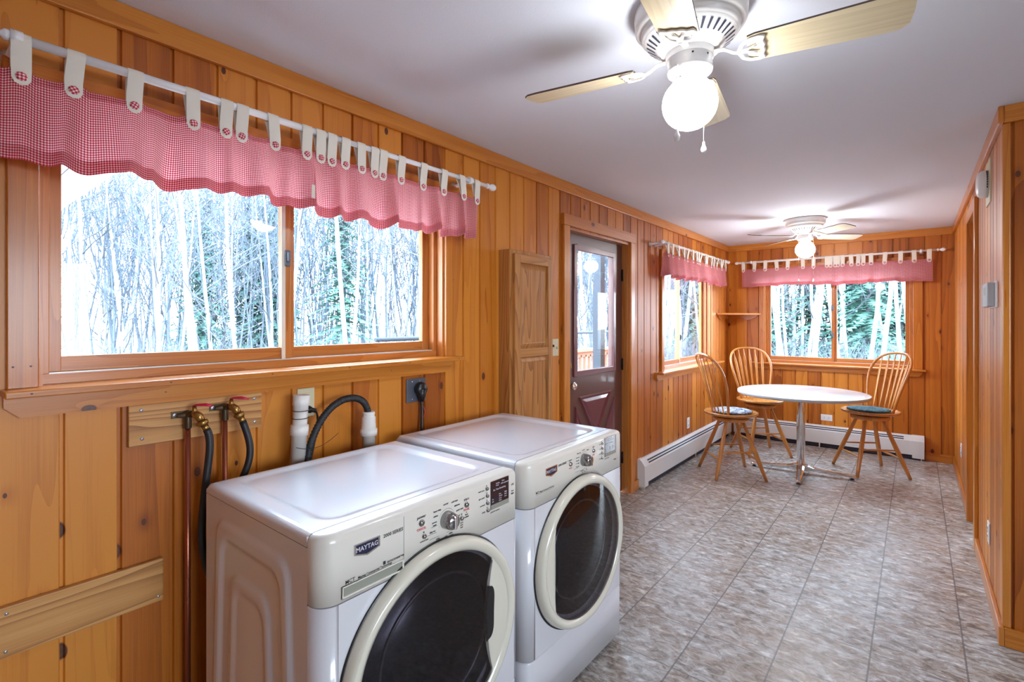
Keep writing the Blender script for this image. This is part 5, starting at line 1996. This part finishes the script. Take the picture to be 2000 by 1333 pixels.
# --- trees
def limb(mb, p, d, L, r, depth, rs, seg=3, spread=.7, up=.15):
    pts = [p]
    q = p
    dd_ = d.copy()
    n_ = 3 if depth > 0 else 2
    for i in range(n_):
        dd_ = (dd_ + Vector((rs.uniform(-.16, .16), rs.uniform(-.16, .16), rs.uniform(-.05, .14)))).normalized()
        q = q + dd_ * (L / n_)
        pts.append(q)
    rad_ = [r * (1 - .62 * i / n_) for i in range(n_ + 1)]
    mb.tube(pts, rad_, seg, caps=False, rnd=0)
    if depth <= 0: return
    k = {3: 6, 2: 5, 1: 4}[depth]
    for i in range(k):
        t = .25 + .75 * i / k
        idx = min(n_ - 1, int(t * n_))
        base = pts[idx].lerp(pts[idx + 1], t * n_ - idx)
        ax = Vector((rs.uniform(-1, 1), rs.uniform(-1, 1), rs.uniform(-.2, .5)))
        nd = (dd_ * (1 - spread) + ax.normalized() * spread + Vector((0, 0, up))).normalized()
        limb(mb, base, nd, L * rs.uniform(.42, .62), r * .45, depth - 1, rs, 3, spread, up)


def bare_tree(seed, H, r, crown_from, nb, bl):
    rs = random.Random(seed)
    tr_, tw = MB(), MB()
    lean = Vector((rs.uniform(-.09, .09), rs.uniform(-.09, .09), 1))
    pts = []
    q = Vector((0, 0, -.3))
    for i in range(9):
        pts.append(q.copy())
        q = q + Vector((lean.x + rs.uniform(-.05, .05), lean.y + rs.uniform(-.05, .05), 1)) * (H / 8)
    tr_.tube(pts, [r * (1 - .85 * i / 8) for i in range(9)], 8, caps=False, rnd=0)
    for i in range(nb):
        t = crown_from + (1 - crown_from) * i / nb
        f = t * 8
        idx = min(7, int(f))
        base = pts[idx].lerp(pts[idx + 1], f - idx)
        a = rs.uniform(0, 2 * PI)
        d = Vector((math.cos(a), math.sin(a), rs.uniform(.25, 1.0))).normalized()
        limb(tw, base, d, bl * (1.15 - t * .75) * rs.uniform(.7, 1.1), r * .42 * (1.2 - t), 2, rs, 3)
    return tr_, tw


def conifer(seed, H, R):
    rs = random.Random(seed)
    tr_, nd = MB(), MB()
    tr_.tube([(0, 0, -.3), (0, 0, H * .5), (0, 0, H)], [.11, .07, .01], 7, caps=False)
    lay = int(H * 4.2)
    for i in range(lay):
        t = i / lay
        z = .5 + (H - .6) * t
        rr_ = R * (1 - t) ** .85 + .12
        for k in range(9):
            a = rs.uniform(0, 2 * PI)
            L = rr_ * rs.uniform(.7, 1.1)
            ca, sa = math.cos(a), math.sin(a)
            prev = None
            for s in range(6):
                f0, f1 = s / 6, (s + 1) / 6
                for sd in (-1, 1):
                    w = .20 * (1 - f0) + .06
                    zz = z - .34 * L * f0 + rs.uniform(-.03, .03)
                    p = Vector((ca * L * f0, sa * L * f0, zz))
                    q = Vector((ca * L * f1, sa * L * f1, z - .34 * L * f1))
                    tip = p + Vector((ca * .12 - sa * sd * w, sa * .12 + ca * sd * w, -.07 + rs.uniform(-.05, .05)))
                    nd.face([p, q, tip])
    return tr_, nd


protos = []
for i, (sd, H, r, cf, nb, bl) in enumerate(((21, 13, .065, .30, 24, 2.4), (22, 11, .052, .22, 26, 2.2), (23, 14, .085, .42, 20, 2.6), (24, 8.5, .05, .10, 24, 1.9))):
    a, b = bare_tree(sd, H, r, cf, nb, bl)
    r_ = thing('birch_tree', 'x', 'tree')
    a.build('trunk', M['birch'], r_, weld=False)
    b.build('branches', M['twig'], r_, weld=False)
    protos.append(r_)
cons = []
for i, (sd, H, R) in enumerate(((31, 9.5, 1.9), (32, 7.0, 1.6))):
    a, b = conifer(sd, H, R)
    r_ = thing('spruce_tree', 'x', 'tree')
    a.build('trunk', M['twig'], r_, weld=False)
    b.build('foliage', M['needles'], r_, weld=False)
    cons.append(r_)
used = set()


def put(pr, x, y, label, group, sc=None):
    o = pr if id(pr) not in used else copy_tree(pr)
    used.add(id(pr))
    o.location = (x, y, gz_(x, y))
    o.rotation_euler = (0, 0, random.uniform(0, 6.28))
    s = sc or random.uniform(.85, 1.15)
    o.scale = (s, s, s)
    o['label'], o['group'] = label, group


rt = random.Random(77)


def pane_of(x, y, h):
    """which pane the tree is seen through, from its bearing; None where a wall hides it"""
    c, s_ = math.cos(0.6798), math.sin(0.6798)
    w = -x * s_ + y * c
    if w < 1: return None
    u = 1000 + 975.6 * (x * c + y * s_) / w
    for a, b, nm in ((60, 560, 'left pane of the laundry window'), (560, 870, 'right pane of the laundry window'), (1085, 1225, 'glass of the brown door'),
                     (1260, 1400, 'side window by the corner'), (1455, 1622, 'left pane of the far wall window'), (1622, 1810, 'right pane of the far wall window')):
        if a <= u < b: return nm
    return None


def plant(pr, x, y, what, sc=None):
    nm = pane_of(x, y, 0)
    if nm: put(pr, x, y, what + ' seen through the ' + nm, what.replace('birch', 'birches').replace('spruce', 'spruces').replace('barked tree', 'barked trees') + ', ' + nm, sc)
    return nm is not None


i = 0
while i < 74:
    d = 14 + 15 * rt.random() ** .8
    ang = rt.uniform(-.62, 1.28)
    i += plant(rt.choice(protos), -d * math.cos(ang), d * math.sin(ang), 'bare pale-barked tree')
i = 0
while i < 6:
    d = rt.uniform(20, 29)
    ang = rt.uniform(-.3, 1.1)
    i += plant(rt.choice(cons), -d * math.cos(ang), d * math.sin(ang), 'green spruce among bare trees')
i = 0
while i < 36:
    y = rt.uniform(15, 25)
    x = -0.8 + rt.uniform(-.62, .48) * (y - 1) * .66
    i += plant(rt.choice(protos[:3]), x, y, 'white-trunked birch', rt.uniform(.8, 1.15))
i = 0
while i < 20:
    y = rt.uniform(19, 28)
    x = -0.8 + rt.uniform(-.60, .45) * y * .7
    i += plant(rt.choice(cons), x, y, 'green spruce behind birches')
# brush under the trees
rs = random.Random(5)
mb = MB()
for i in range(1500):
    if i % 3:
        d = rs.uniform(9.5, 20); a = rs.uniform(-.62, 1.25)
        x, y = -d * math.cos(a), d * math.sin(a)
    else:
        y = rs.uniform(10, 18); x = -.8 + rs.uniform(-.6, .45) * y * .7
    z = gz_(x, y)
    for k in range(3):
        d_ = Vector((rs.uniform(-.5, .5), rs.uniform(-.5, .5), 1)).normalized()
        limb(mb, Vector((x, y, z - .05)), d_, rs.uniform(.7, 1.9), .009, 1, rs, 3, .6, .2)
tag(mb.build('undergrowth', M['twig'], weld=False), 'tangle of leafless brush at the foot of the trees', 'brush', kind='stuff')

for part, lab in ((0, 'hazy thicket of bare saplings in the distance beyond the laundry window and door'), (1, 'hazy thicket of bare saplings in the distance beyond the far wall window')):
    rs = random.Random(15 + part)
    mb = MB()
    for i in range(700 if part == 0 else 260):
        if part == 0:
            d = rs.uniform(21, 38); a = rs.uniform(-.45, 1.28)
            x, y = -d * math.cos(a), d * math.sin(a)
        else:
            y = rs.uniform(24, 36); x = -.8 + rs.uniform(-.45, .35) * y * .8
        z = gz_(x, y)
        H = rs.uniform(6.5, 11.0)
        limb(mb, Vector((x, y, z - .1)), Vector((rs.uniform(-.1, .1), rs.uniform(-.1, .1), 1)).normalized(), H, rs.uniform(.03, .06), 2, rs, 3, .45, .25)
    tag(mb.build('distant_wood', M['hazetwig'], weld=False), lab, 'thicket', kind='stuff')
